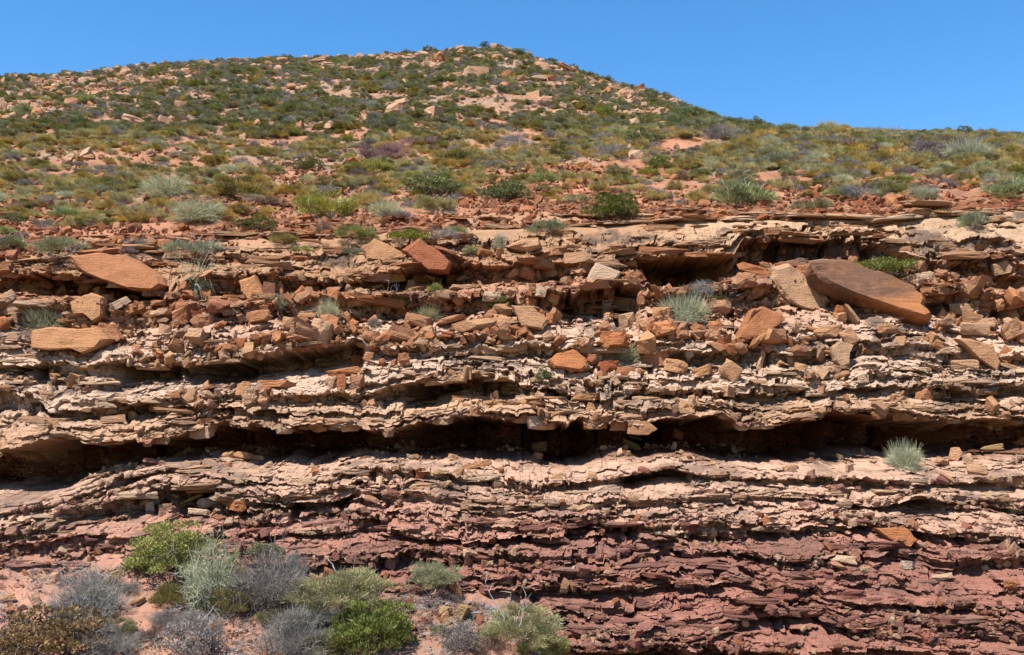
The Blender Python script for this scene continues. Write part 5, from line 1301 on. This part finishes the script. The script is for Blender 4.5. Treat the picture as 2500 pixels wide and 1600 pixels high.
PLANTS = [
 # foreground
 (400, 1372, 200, 140, 'tall_leafy', 'tall yellow green leafy bush at the foot of the purple ledges', 'bush', 'dark'),
 (495, 1440, 125, 160, 'wiry', 'tangle of pale green wiry stems beside the tall leafy bush', 'bush', 'pale'),
 (625, 1440, 160, 135, 'dead', 'grey leafless bush right of the pale wiry stems', 'dead bush', None),
 (690, 1375, 60, 70, 'dead', 'small grey dead bush against the purple ledges', 'dead bush', None),
 (325, 1352, 55, 36, 'green', 'dark green tuft at the left foot of the tall leafy bush', 'shrub', 'dark'),
 (415, 1434, 95, 62, 'cushion', 'olive cushion shrub in front of the tall leafy bush', 'shrub', 'dark'),
 (545, 1452, 82, 66, 'cushion', 'olive cushion shrub in front of the grey leafless bush', 'shrub', 'dark'),
 (548, 1395, 60, 90, 'cushion', 'olive green growth between the wiry stems and the grey bush', 'shrub', 'dark'),
 (622, 1308, 72, 30, 'vivid', 'small bright green shrub under the dark purple slit', 'shrub', 'dark'),
 (205, 1478, 150, 130, 'dead', 'dead grey bush on the sand at the left', 'dead bush', None),
 (250, 1545, 120, 70, 'dead', 'grey twiggy bush behind the rusty brown one', 'dead bush', None),
 (230, 1392, 90, 40, 'brown', 'reddish brown dry shrub above the dead grey bush', 'shrub', 'dark'),
 (135, 1560, 270, 125, 'rusty', 'rusty brown flowering bush in the lower left corner', 'bush', 'dark'),
 (440, 1545, 140, 85, 'silverleaf', 'silvery grey low shrub at the lower edge', 'shrub', 'pale'),
 (350, 1515, 50, 45, 'brown', 'brown dry tuft left of the silvery shrub', 'shrub', 'dark'),
 (460, 1480, 110, 40, 'dead', 'fallen grey twigs above the silvery shrub', 'dead bush', None),
 (1018, 1402, 108, 76, 'soft', 'round grey green bush beside the upright orange stone', 'bush', 'dark'),
 (795, 1470, 220, 125, 'soft', 'wide grey green bush above the bright leafy one', 'bush', 'pale'),
 (825, 1400, 110, 60, 'softgreen', 'yellow green crown on top of the wide grey green bush', 'shrub', 'dark'),
 (870, 1556, 205, 132, 'leafy', 'bright green leafy bush at the lower edge', 'bush', 'dark'),
 (695, 1560, 150, 120, 'dead', 'large grey dead bush left of the bright leafy bush', 'dead bush', None),
 (740, 1480, 90, 70, 'dead', 'grey twigs under the wide grey green bush', 'dead bush', None),
 (1222, 1535, 165, 112, 'soft', 'grey green bush at the edge of the purple rock', 'bush', 'pale'),
 (1270, 1556, 120, 70, 'softgreen', 'fresh green bush in front of the grey green one at the lower edge', 'bush', 'dark'),
 (1075, 1530, 95, 60, 'silverleaf', 'sparse silvery creeping plant on the sand', 'shrub', 'pale'),
 (1040, 1500, 60, 30, 'sage', 'low grey green creeper left of the sparse silvery plant', 'shrub', 'pale'),
 (1480, 1548, 80, 26, 'vivid', 'bright green tips poking up at the lower edge', 'shrub', 'dark'),
 (66, 1274, 44, 26, 'greygreen', 'small grey green plant on the pink ground at the left edge', 'shrub', 'pale'),
 (185, 1470, 74, 40, 'sage', 'green shoots growing through the dead bush at the left', 'shrub', 'pale'),
 (285, 1500, 60, 46, 'sage', 'dull green sprigs right of the dead bush at the left', 'shrub', 'dark'),
 (655, 1475, 90, 44, 'cushion', 'olive growth at the foot of the grey leafless bush', 'shrub', 'dark'),
 (760, 1545, 80, 60, 'sage', 'dull green sprigs between the grey bush and the bright leafy one', 'shrub', 'dark'),
 (395, 1470, 90, 34, 'dead', 'flattened grey twigs on the sand below the olive cushion', 'dead bush', None),
 (1150, 1545, 70, 40, 'brown', 'brown dry tuft left of the bushes at the edge of the purple rock', 'shrub', 'dark'),
 (300, 1395, 60, 24, 'dead', 'bleached twigs lying above the dead bush', 'dead bush', None),
 # on the cliff
 (115, 778, 112, 66, 'silver', 'pale green spiky tussock above the broad tan slab', 'tussock', None),
 (452, 612, 125, 52, 'greygreen', 'grey green shrub spilling over the upper edge', 'shrub', 'pale'),
 (466, 676, 95, 70, 'hang', 'pale straggly tussock hanging below the upper edge', 'tussock', None),
 (686, 742, 112, 54, 'sage', 'round grey green shrub on the rubble shelf', 'shrub', 'pale'),
 (770, 760, 50, 58, 'silver', 'narrow pale tuft right of the round grey green shrub', 'tussock', None),
 (922, 740, 90, 52, 'greygreen', 'dark grey green shrub left of the silver tuft', 'shrub', 'pale'),
 (1006, 752, 66, 34, 'silver', 'low silver tuft above the long smooth boulder', 'tussock', None),
 (1023, 696, 36, 32, 'lime', 'lime green tuft beside the pale pink slab', 'shrub', 'dark'),
 (1175, 728, 54, 34, 'vivid', 'vivid green tuft on the pinkish block', 'shrub', 'dark'),
 (1345, 734, 44, 34, 'dark', 'dark twiggy bush on the pink shelf', 'shrub', 'dark'),
 (1606, 756, 112, 72, 'silver', 'large pale spiky bush below the square cave', 'tussock', None),
 (1672, 706, 110, 50, 'grey', 'grey dry shrub behind the large pale spiky bush', 'dry shrub', None),
 (1690, 715, 60, 26, 'green', 'green shoots between the grey shrub and the rounded boulder', 'shrub', 'dark'),
 (2070, 655, 150, 52, 'green', 'green shrub growing behind the dark slab', 'shrub', 'dark'),
 (2216, 700, 90, 42, 'sage', 'round green tuft right of the dark slab', 'shrub', 'dark'),
 (1279, 900, 40, 40, 'dark', 'small dark bush on the middle ledge', 'shrub', 'dark'),
 (964, 832, 38, 34, 'dark', 'small dark round bush in the left scree', 'shrub', 'dark'),
 (880, 772, 28, 28, 'grey', 'little grey bush on the pale ledge', 'dry shrub', None),
 (1464, 852, 80, 46, 'wiry', 'wiry pale bush hanging in the dark gap', 'bush', None),
 (2126, 1106, 78, 66, 'silver', 'lone pale tussock at the mouth of the dark overhang', 'tussock', None),
 (145, 608, 130, 50, 'sage', 'low green mound above the roofing slab', 'shrub', 'pale'),
 (28, 596, 84, 46, 'sage', 'low green mound at the left edge', 'shrub', 'pale'),
 (597, 547, 104, 44, 'dark', 'dark green dome on the red slope', 'shrub', 'dark'),
 (836, 572, 92, 42, 'lime', 'yellow green shrub near the cliff edge', 'shrub', 'dark'),
 (965, 580, 100, 42, 'green', 'flat green mat on the cliff edge', 'shrub', 'dark'),
 (1040, 570, 70, 38, 'grey', 'grey dry mat on the cliff edge', 'dry shrub', None),
 (1075, 552, 50, 20, 'lime', 'yellow green tuft at the end of the grey mat', 'shrub', 'dark'),
 (1283, 553, 90, 36, 'sage', 'low green shrub on the cliff edge, right of centre', 'shrub', 'pale'),
 (1108, 603, 36, 26, 'lime', 'small green tuft in the cracks of the cliff edge', 'shrub', 'dark'),
 (1175, 580, 34, 34, 'silver', 'white tuft in a crack beside the pinkish block', 'tussock', None),
 (2286, 540, 74, 42, 'sage', 'round green bush on the pale pavement', 'shrub', 'dark'),
 (2212, 512, 58, 20, 'green', 'flat green mat on the pale pavement', 'shrub', 'dark'),
 (320, 585, 60, 26, 'grey', 'charred dark twigs above the roofing slab', 'dry shrub', None),
 (302, 600, 44, 22, 'mauve', 'small mauve shrub under the charred twigs', 'shrub', None),
 (708, 596, 44, 18, 'lime', 'flat lime patch on the layered edge', 'shrub', None),
 (825, 600, 44, 20, 'sage', 'small grey green mat on the layered edge', 'shrub', None),
 (757, 556, 34, 42, 'brown', 'reddish leafless bush on the red slope', 'dry shrub', None),
 (665, 575, 66, 26, 'olive', 'sparse olive tuft on the red slope', 'shrub', None),
 (1125, 720, 60, 26, 'silverleaf', 'bluish litter of dry leaves beside the vivid green tuft', 'shrub', None),
 # slope behind the cliff edge
 (1438, 524, 146, 76, 'vivid', 'large bright green bush on the slope above the cliff', 'bush', 'dark'),
 (1185, 477, 124, 54, 'green', 'dense green bush left of the bright one', 'bush', 'dark'),
 (1026, 467, 132, 54, 'green', 'broad dark green bush in the middle of the slope', 'bush', 'dark'),
 (770, 518, 142, 66, 'lime', 'wide yellow green bush above the cliff', 'bush', 'pale'),
 (912, 516, 86, 50, 'silver', 'silver tussock in front of a mauve mat', 'tussock', None),
 (470, 520, 130, 52, 'silver', 'wide silver tussock on the left of the slope', 'tussock', None),
 (384, 466, 108, 56, 'silver', 'large silver tussock with green tips, higher on the left', 'tussock', None),
 (285, 456, 96, 40, 'olive', 'olive shrub left of the large silver tussock', 'shrub', 'dark'),
 (560, 474, 130, 56, 'olive', 'pair of olive domes right of the large silver tussock', 'shrub', 'dark'),
 (726, 406, 94, 38, 'dark', 'dark olive dome higher on the slope', 'shrub', 'dark'),
 (786, 450, 88, 34, 'olive', 'brownish olive shrub below the dark olive dome', 'shrub', 'dark'),
 (1738, 494, 126, 72, 'lime', 'big yellow green bush beside the pale pavement', 'bush', 'pale'),
 (1745, 450, 60, 36, 'green', 'green bush behind the big yellow green one', 'shrub', 'dark'),
 (1214, 346, 74, 36, 'grey', 'grey domed dry bush with a brown top', 'dry shrub', None),
 (1588, 299, 66, 27, 'vivid', 'bright dark green bush low on the right shoulder', 'bush', 'dark'),
 (1508, 346, 96, 40, 'green', 'green spreading bush below the right shoulder', 'bush', 'dark'),
 (1430, 378, 90, 46, 'grey', 'grey skeletal bush in the middle distance', 'dry shrub', None),
 (1705, 334, 90, 44, 'grey', 'grey bushy shrub below the right skyline', 'dry shrub', None),
 (2270, 382, 105, 58, 'silver', 'big silver tussock at the right', 'tussock', None),
 (2190, 368, 130, 40, 'mauve', 'mauve mat beside the big silver tussock', 'shrub', None),
 (2372, 470, 112, 48, 'lime', 'green spreading shrub at the right edge', 'shrub', 'dark'),
 (2100, 466, 100, 36, 'olive', 'olive shrub in the middle of the right slope', 'shrub', 'dark'),
 (2095, 440, 90, 20, 'green', 'green mat behind the olive shrub on the right', 'shrub', 'dark'),
 (2010, 472, 90, 40, 'grey', 'grey dry shrub left of the olive one', 'dry shrub', None),
 (2162, 470, 64, 32, 'silver', 'small silver tussock right of the olive shrub', 'tussock', None),
 (1956, 468, 50, 26, 'lime', 'small lime shrub left of the grey dry one', 'shrub', None),
 (900, 376, 150, 26, 'mauve', 'broad mauve mat left of centre', 'shrub', None),
 (990, 350, 130, 20, 'mauve', 'thin mauve mat above the broad one', 'shrub', None),
 (1900, 500, 90, 34, 'greygreen', 'grey shrub with a green middle on the red slope', 'shrub', None),
 (1815, 397, 66, 40, 'sage', 'dark grey green bush on the right slope', 'shrub', 'dark'),
 (1985, 358, 100, 32, 'mauve', 'mauve dome on the right slope', 'shrub', None),
 (2085, 398, 80, 26, 'mauve', 'flat mauve shrub in the middle of the right slope', 'shrub', None),
 (1940, 415, 42, 28, 'green', 'small round green bush on the right slope', 'shrub', 'dark'),
 (1020, 505, 96, 48, 'olive', 'grey and yellow dome beside the broad dark green bush', 'shrub', 'pale'),
 (620, 490, 80, 34, 'brown', 'tan dry shrub below the olive domes', 'dry shrub', None),
 (930, 520, 100, 20, 'mauve', 'mauve mat in front of the silver tussock', 'shrub', None),
 (160, 500, 56, 26, 'yellow', 'rounded yellow green tuft on the left slope', 'shrub', None),
 (250, 512, 60, 16, 'lime', 'flat lime mat on the left slope', 'shrub', None),
 (20, 412, 44, 34, 'olive', 'olive bush cut by the left edge', 'shrub', None),
 (340, 410, 66, 26, 'green', 'green mat above the large silver tussock', 'shrub', None),
 (1075, 390, 130, 34, 'olive', 'long olive brown mat in the middle of the slope', 'shrub', None),
 (880, 415, 130, 30, 'lime', 'pale green mat left of the long olive one', 'shrub', None),
 (1130, 460, 40, 18, 'brown', 'small red brown dry tuft between two green bushes', 'dry shrub', None),
 (1138, 112, 26, 15, 'dark', 'lone dark bush on the very peak', 'shrub', None),
 (1215, 131, 40, 16, 'green', 'dark green bush just right of the peak', 'shrub', None),
 (1085, 278, 42, 14, 'vivid', 'small bright green bush in the middle of the hillside', 'shrub', None),
 (545, 258, 26, 22, 'brown', 'rust brown bush on the left hillside', 'shrub', None),
 (200, 248, 56, 30, 'lime', 'pale green bush beside the left rock field', 'shrub', None),
 (60, 276, 62, 32, 'lime', 'pale green bush at the left below the rock field', 'shrub', None),
 (1945, 308, 62, 22, 'silver', 'silver green tussock on the right skyline', 'tussock', None),
 (1870, 350, 60, 32, 'grey', 'dark grey shrub on the right slope below the skyline', 'dry shrub', None),
]
for px, base, w_, h_, kind, label, cat, stems in PLANTS:
    nm = {'bush': 'bush', 'dead bush': 'dead_bush', 'dry shrub': 'dry_shrub', 'tussock': 'tussock'}.get(cat, 'shrub')
    plant(px, base, w_, h_, kind, label, cat, None, stems, nm)
# the leafless sapling on the right skyline
Ysap = 55.0
e = bpy.data.objects.new('dead_sapling', None); link(e)
P = place(2374, 330, Ysap); e.location = P
tag(e, 'thin leafless sapling on the right skyline', 'sapling')
s_ = obj('trunk', pmesh('trunk', twigs(401, 2, 3, 1.6, .018, .5, -.3, .25), M_STEM), e); s_.scale = (1.1, 1.1, 1.1)
# twisted dead wood lying on the red slope, and a charred snag at the cliff edge
for (px, py, wpx, lab) in ((2235, 470, 70, 'twisted black dead wood on the red slope'), (1120, 575, 60, 'gnarled grey dead branch overhanging the cliff edge')):
    Yg = ground(px, py)
    o = obj('dead_branch', pmesh('dead_branch', twigs(410 + px, 4, 3, .25, .05, .5, .5, .7), M_STEMD)); o.location = place(px, py, Yg)
    k_ = wpx * Yg / F; o.scale = (k_, k_, k_); tag(o, lab, 'branch')
# ------------------------------------------------------------------ things past counting, and the unnamed ones
rs = np.random.default_rng(77)
tk = np.array(taken)
def free(px, py, r=0.0, only_after=0):
    d = np.hypot((tk[:, 0] - px), (tk[:, 1] - py) * 1.6)
    return not np.any(d < tk[:, 2] + r)
def hill_pts(n, u0, u1, dens):
    """random points on the hillside: grid cell (row, column) picked by true area"""
    out = []
    uu = np.linspace(0, 1, NH); wrow = np.where((uu >= u0) & (uu <= u1), Yh.mean(1) ** 2, 0); wrow /= wrow.sum()
    while len(out) < n:
        r_ = rs.choice(NH, 4 * n, p=wrow); c_ = rs.integers(40, NC - 40, 4 * n)
        P = hillV[r_, c_]
        keep = rs.random(4 * n) < dens(P[:, 0], P[:, 1], uu[r_])
        out += list(zip(r_[keep], c_[keep]))
    return out[:n]
def cloud(name, pts, rot, scl, idx, templates, label, follow=None):
    """ONE object of many small pieces: each point carries a turn, a size and which of the shapes it takes"""
    me = bpy.data.meshes.new(name); pts = np.asarray(pts, np.float32)
    me.vertices.add(len(pts)); me.vertices.foreach_set('co', pts.ravel())
    for nm, ty, arr in (('turn', 'FLOAT_VECTOR', rot), ('size', 'FLOAT_VECTOR', scl)):
        a = me.attributes.new(nm, ty, 'POINT'); a.data.foreach_set('vector', np.asarray(arr, np.float32).ravel())
    a = me.attributes.new('pick', 'INT', 'POINT'); a.data.foreach_set('value', np.asarray(idx, np.int32))
    o = obj(name, me); tag(o, label, kind='stuff')
    ng = bpy.data.node_groups.new(name, 'GeometryNodeTree')
    ng.interface.new_socket('Geometry', in_out='INPUT', socket_type='NodeSocketGeometry')
    ng.interface.new_socket('Geometry', in_out='OUTPUT', socket_type='NodeSocketGeometry')
    N = ng.nodes.new; L = ng.links.new
    gi, go = N('NodeGroupInput'), N('NodeGroupOutput')
    ip = N('GeometryNodeInstanceOnPoints'); ip.inputs['Pick Instance'].default_value = True
    jg = N('GeometryNodeJoinGeometry')
    for t in reversed(templates):
        ob = N('GeometryNodeObjectInfo'); ob.inputs['Object'].default_value = t; ob.inputs['As Instance'].default_value = True
        ob.transform_space = 'ORIGINAL'; L(ob.outputs['Geometry'], jg.inputs[0])
    def named(nm, ty):
        q = N('GeometryNodeInputNamedAttribute'); q.data_type = ty; q.inputs['Name'].default_value = nm
        return q.outputs['Attribute']
    L(gi.outputs[0], ip.inputs['Points']); L(jg.outputs[0], ip.inputs['Instance'])
    L(named('turn', 'FLOAT_VECTOR'), ip.inputs['Rotation']); L(named('size', 'FLOAT_VECTOR'), ip.inputs['Scale'])
    L(named('pick', 'INT'), ip.inputs['Instance Index'])
    L(ip.outputs[0], go.inputs[0])
    md = o.modifiers.new('pieces', 'NODES'); md.node_group = ng
    return o
def first_foliage(kind):
    return [next(o for o in bpy.data.objects if o.type == 'MESH' and o.data == me) if any(o.data == me for o in bpy.data.objects if o.type == 'MESH') else None for me in MESH[kind]]

# ---- unnamed single shrubs of the hillside, biggest first, then the scrub that fills in between them
def kind_for(x, Y, u_):
    v = float(fbm2(np.array([x * .09]), np.array([Y * .07]), 301, 3)[0]) + rs.normal() * .25
    if Y < 62:
        ks, ws = ['yellow', 'olive', 'lime', 'grey', 'mauve', 'sage', 'silver', 'green', 'brown'], [.55, .13, .07, .11, .05, .03, .02, .01, .03]
    else:
        ks, ws = ['olive', 'green', 'sage', 'greygreen', 'grey', 'dark', 'lime', 'yellow', 'brown'], [.27, .11, .14, .12, .20, .07, .04, .03, .04]
    ws = np.array(ws); ws = ws * np.exp(v * np.linspace(1.2, -1.2, len(ws))); ws /= ws.sum()
    return ks[rs.choice(len(ks), p=ws)]
NAMES = {'silver': ('tussock', 'tussock'), 'grey': ('dry_shrub', 'dry shrub'), 'brown': ('dry_shrub', 'dry shrub')}
WORDS = {'yellow': 'low yellow green tuft', 'olive': 'olive green shrub', 'lime': 'yellow green feathery shrub', 'grey': 'grey leafless shrub', 'mauve': 'low mauve shrub', 'sage': 'grey green shrub',
         'silver': 'pale spiky tussock', 'green': 'green leafy shrub', 'brown': 'brown dry shrub', 'greygreen': 'soft grey green shrub', 'dark': 'dark green shrub'}
def dens_scrub(x, Y, u_):
    left_rock = (1 - sstep(-0.40, -0.26, x / Y)) * sstep(.62, .72, u_) * (1 - sstep(.90, .96, u_))
    d = np.where(u_ < .09, .05, np.where(u_ < .2, .55, 1.0)) * (1 - .6 * left_rock)
    right = sstep(.12, .3, x / Y) * (1 - sstep(.1, .75, u_)) * .45
    return np.clip(d * (0.60 + 1.35 * fbm2(x * .22, Y * .3, 303, 4)) - right, .02, 1)
used = {}
def by_neighbour(word, qx, qy, lim=105):
    c = sorted(((lx - qx) ** 2 + ((ly - qy) * 1.5) ** 2, lx, ly, lb) for lx, ly, lb in landmarks)
    for d2, lx, ly, lb in c[:5]:
        if d2 > lim * lim: break
        dx, dy = qx - lx, (qy - ly) * 1.5
        rel = ('right of' if dx > 0 else 'left of') if abs(dx) > abs(dy) else ('below' if dy > 0 else 'above')
        t = f'{word} {rel} the {lb}'
        if len(t.split()) <= 16 and t not in used and (word, lb) not in used:
            used[t] = used[(word, lb)] = 1
            return t
    return None
single = hill_pts(330, .06, .985, dens_scrub)
kinds_n = {}
for r_, c_ in single:
    P = hillV[r_, c_]; qx, qy = seen(P)
    if not (-40 < qx < 2446): continue
    u_ = r_ / (NH - 1)
    if not free(qx, qy, 8): continue
    k_ = kind_for(P[0], P[1], u_)
    S = rs.uniform(.75, 1.5) * (1.15 if u_ > .45 else .95)
    nm, cat = NAMES.get(k_, ('shrub', 'shrub'))
    if kinds_n.get(cat, 0) > 180: continue
    kinds_n[cat] = kinds_n.get(cat, 0) + 1
    where = 'on the upper hillside' if u_ > .5 else 'on the gentle slope above the cliff'
    me = MESH[k_][rs.integers(len(MESH[k_]))]
    o = obj(nm, me); o.location = (P[0], P[1], P[2] - .04 * S); o.scale = (S, S, S * rs.uniform(.75, 1.15)); o.rotation_euler = (0, 0, rs.uniform(0, 6.28))
    t_ = by_neighbour(WORDS[k_], qx, qy)
    tag(o, t_ or f'{WORDS[k_]} among the scrub {where}', cat, f'{WORDS[k_]}s {where}', 'thing')
# fill
fills = {}
for r_, c_ in hill_pts(11000, .05, .99, dens_scrub):
    P = hillV[r_, c_].copy(); u_ = r_ / (NH - 1)
    P[0] += rs.normal() * .03 * P[1] / 35
    k_ = kind_for(P[0], P[1], u_)
    S = (abs(rs.normal(.52, .2)) + .15) * (1.3 if u_ > .45 else 1.12)
    fills.setdefault(k_, []).append((P[0], P[1], P[2] - .05 * S, S, rs.uniform(.7, 1.35) * S))
for k_, lst in fills.items():
    T = [t for t in first_foliage(k_) if t is not None]
    a = np.array(lst); n = len(a)
    cloud('scrub', a[:, :3], np.stack([np.zeros(n), np.zeros(n), rs.uniform(0, 6.28, n)], 1), np.stack([a[:, 3], a[:, 3], a[:, 4]], 1), rs.integers(0, len(T), n), T,
          f'{WORDS[k_]}s filling in the hillside scrub')

# ---- rubble
# the rubble takes its shapes from single rocks already set down, scaled to the size of each piece
def shapes(col, n=8):
    q = [t for t in placed[col] if t[2] in 'bws' and len(t[0].data.vertices) < 700][:n]
    return q
T_or, T_ta, T_re, T_pi, T_cr, T_hi = (shapes(c) for c in 'otdpch')
NZ = np.gradient(Yc, axis=0) / np.maximum(np.abs(np.gradient(Zc, axis=0)), 1e-3)
flat_ = sstep(.45, 1.1, NZ)
def cliff_pts(n, dens):
    W_ = flat_ * dens; W_[:, :60] = 0; W_[:, -60:] = 0; W_[:3] = 0
    p = (W_ * YE ** 2).ravel().cumsum(); p /= p[-1]
    i = np.searchsorted(p, rs.random(n)); i = np.minimum(i, W_.size - 1)
    P = cliffV.reshape(-1, 3)[i].copy()
    P[:, 0] += rs.normal(size=n) * .02
    return P
def stones(name, P, smin, smax, pw, T, label, sink=.1, flatten=1.0):
    n = len(P); s = smin * (1 - rs.random(n) * (1 - (smin / smax) ** pw)) ** (-1 / pw)
    P = P.copy(); P[:, 2] += s * (.25 - sink); P[:, 1] -= s * .1
    rot = np.stack([rs.normal(0, .35, n) + .35, rs.normal(0, .35, n), rs.uniform(0, 6.28, n)], 1)
    sc3 = np.stack([s, s * rs.uniform(.7, 1.2, n), s * flatten * rs.uniform(.7, 1.3, n)], 1)
    pick = rs.integers(0, len(T), n); nrm_ = np.array([1.15 / t[1] for t in T])[pick]
    return cloud(name, P, rot, sc3 * nrm_[:, None], pick, [t[0] for t in T], label)
cl = lambda f, sd, o=4: sstep(-.15, .4, fbm2(XR * f, RR * f * .09, sd, o))
b1, b2, b3, b4, b5, b6, b7 = nose_row[1], nose_row[2], nose_row[3], nose_row[4], nose_row[5], nose_row[6], nose_row[7]
zone = lambda a, b, e=8: sstep(a - e, a + e, RR) * (1 - sstep(b - e, b + e, RR))
stones('rubble', cliff_pts(5200, zone(b1 + 6, b3 - 4) * cl(.5, 401) ** 1.5), .06, .5, 1.5, T_or, 'orange rubble strewn over the upper ledges')
stones('rubble', cliff_pts(3600, zone(b1 + 6, b5 - 10) * cl(.6, 402)), .05, .42, 1.6, T_ta, 'tan rubble strewn over the cream ledges')
stones('rubble', cliff_pts(3400, zone(b5 + 30, b6 - 2) * cl(.7, 403)), .025, .22, 1.9, T_cr, 'cream stones on the floor below the overhang')
stones('gravel', cliff_pts(5200, zone(b5 + 30, NR - 1) * cl(.6, 404)), .035, .22, 1.9, T_or, 'orange gravel on the lower ledges')
stones('gravel', cliff_pts(9000, zone(b6, NR - 1) * cl(.45, 405)), .032, .2, 1.8, T_cr, 'pale gravel on the purple ledges')
stones('gravel', cliff_pts(6000, zone(b6, NR - 1) * cl(.5, 406)), .04, .3, 1.8, T_pi, 'purple chips on the lower ledges')
uu_ = np.linspace(0, 1, NH)
def hp(n, u0, u1, dens):
    q = hill_pts(n, u0, u1, dens); r_ = np.array([a for a, _ in q]); c_ = np.array([b for _, b in q])
    P = hillV[r_, c_].copy(); P[:, 0] += rs.normal(size=n) * .03; return P
hd = lambda x, Y, u_: np.clip(.45 + 1.0 * fbm2(x * .35, Y * .5, 411, 3), .03, 1)
stones('rubble', hp(3200, .002, .17, hd), .085, .45, 1.6, T_re, 'red slabs and chips on the bare slope above the cliff', flatten=.8)
stones('rubble', hp(9500, .002, .30, hd), .085, .5, 1.6, T_or, 'orange stones on the slope above the cliff', flatten=.8)
def hd2(x, Y, u_):
    lr = (1 - sstep(-0.42, -0.24, x / Y)) * sstep(.60, .70, u_) * (1 - sstep(.93, .99, u_))
    top = sstep(.80, .97, u_); rt = sstep(-.02, .08, x / Y) * sstep(.55, .7, u_); ok = 1 - sstep(.15, .19, x / Y); bare = sstep(-.1, -.45, fbm2(x * .22, Y * .3, 303, 4))
    return np.clip(ok * (.10 + .8 * lr + .55 * top + .4 * rt + .7 * bare) * (.55 + 1.1 * fbm2(x * .2, Y * .25, 412, 3)), .003, 1)
stones('rubble', hp(5200, .30, .995, hd2), .12, .8, 1.7, T_hi, 'pale rocks strewn through the hillside scrub')
stones('rubble', hp(2600, .25, .995, hd2), .12, .8, 1.7, T_or, 'orange rocks strewn through the hillside scrub')
# sand: grit, stones and dry litter
sv = sandV[20:NS].reshape(-1, 3); sqx, sqy = seen(sv)
okk = (sqx > -60) & (sqx < 1500) & (sqy < 1600) & (sqy > SB(sqx) + 4)
sv = sv[okk]; sd_ = np.clip(.35 + .9 * fbm2(sv[:, 0] * .9, sv[:, 2] * 2.2, 421, 4), .03, 1)
def sand_pts(n):
    p = np.cumsum(sd_); p /= p[-1]
    P = sv[np.searchsorted(p, rs.random(n))].copy(); P[:, 0] += rs.normal(size=n) * .02; return P
stones('gravel', sand_pts(2600), .03, .26, 1.8, T_or, 'orange stones on the sandy slope')
stones('gravel', sand_pts(1600), .02, .12, 1.9, T_pi, 'purple chips on the sandy slope')
n = 2600; P = sand_pts(n)
tw = [obj('fallen_twig', pmesh('fallen_twig', twigs(450 + i, 3, 3, .12, .02, .5, .6, .6), M_STEM if i else M_STEMD)) for i in range(2)]
for o, (px, py), lab in zip(tw, ((310, 1440), (600, 1500)), ('dark fallen twig on the sand left of the bushes', 'pale fallen twig on the sand between the bushes')):
    Yg = ground(px, py); o.location = place(px, py, Yg); o.scale = (.4, .4, .4); tag(o, lab, 'twig')
cloud('dry_litter', P + np.array([0, -.02, .01]), np.stack([rs.normal(.5, .2, n), rs.normal(0, .2, n), rs.uniform(0, 6.28, n)], 1), np.repeat(rs.uniform(.08, .6, (n, 1)), 3, 1), rs.integers(0, 2, n), tw, 'dry twigs and litter on the sandy slope')

# ---- single rocks of the hill top and of the left rock field that have no name of their own
cnt = 0
for r_, c_ in hill_pts(900, .50, .992, hd2):
    P = hillV[r_, c_]; qx, qy = seen(P)
    if not (-20 < qx < 2426) or not free(qx, qy, 4) or qx > 1720 or cnt >= 120: continue
    cnt += 1
    src, mx_, kd = placed['h'][rs.integers(len(placed['h']))] if rs.random() < .8 else placed['o'][rs.integers(len(placed['o']))]
    o = bpy.data.objects.new('rock', src.data); link(o)
    s_ = rs.uniform(.8, 1.9) / mx_
    o.location = (P[0], P[1], P[2] + .08); o.scale = (s_, s_, s_ * rs.uniform(.7, 1.0)); o.rotation_euler = (rs.normal(0, .2), rs.normal(0, .2), rs.uniform(0, 6.28))
    w__ = 'pale rock' if src.data.materials[0] == ROCKM['h'] else 'orange rock'
    tag(o, by_neighbour(w__, qx, qy) or f'{w__} half hidden in the scrub of the upper hillside', 'rock', f'{w__}s of the upper hillside', 'thing')

# ---- single fallen blocks of the upper ledges
src_ = [t for c in 'ottod' for t in placed[c] if len(t[0].data.vertices) < 900 and t[2] != 'r']
cnt = 0
for P in np.concatenate([cliff_pts(500, zone(b1 + 10, b3 - 8) * cl(.5, 431) ** 1.5), cliff_pts(160, zone(b1 + 10, b4) * sstep(2080, 2200, PXs)), cliff_pts(160, zone(b1 + 12, b3) * sstep(1650, 1750, PXs) * (1 - sstep(2150, 2250, PXs)))]):
    qx, qy = seen(P)
    if not (-20 < qx < 2426) or cnt >= 120: continue
    if not free(qx, qy, -6): continue
    s0, mx_, kd = src_[rs.integers(len(src_))]
    s_ = rs.uniform(.28, .85) / mx_
    w__ = {'o': 'orange', 't': 'tan', 'd': 'rust red'}[[k for k in 'otd' if s0.data.materials[0] == ROCKM[k]][0]] + (' slab' if kd == 's' else ' block')
    t_ = by_neighbour('small ' + w__, qx, qy, 90)
    if t_ is None: continue
    cnt += 1
    o = bpy.data.objects.new('block', s0.data); link(o)
    o.location = (P[0], P[1] - .05, P[2] + s_ * mx_ * .12); o.scale = (s_, s_, s_ * rs.uniform(.5, .95)); o.rotation_euler = (rs.normal(.25, .25), rs.normal(0, .3), rs.uniform(0, 6.28))
    tag(o, t_, 'block', 'fallen blocks on the upper ledges', 'thing')
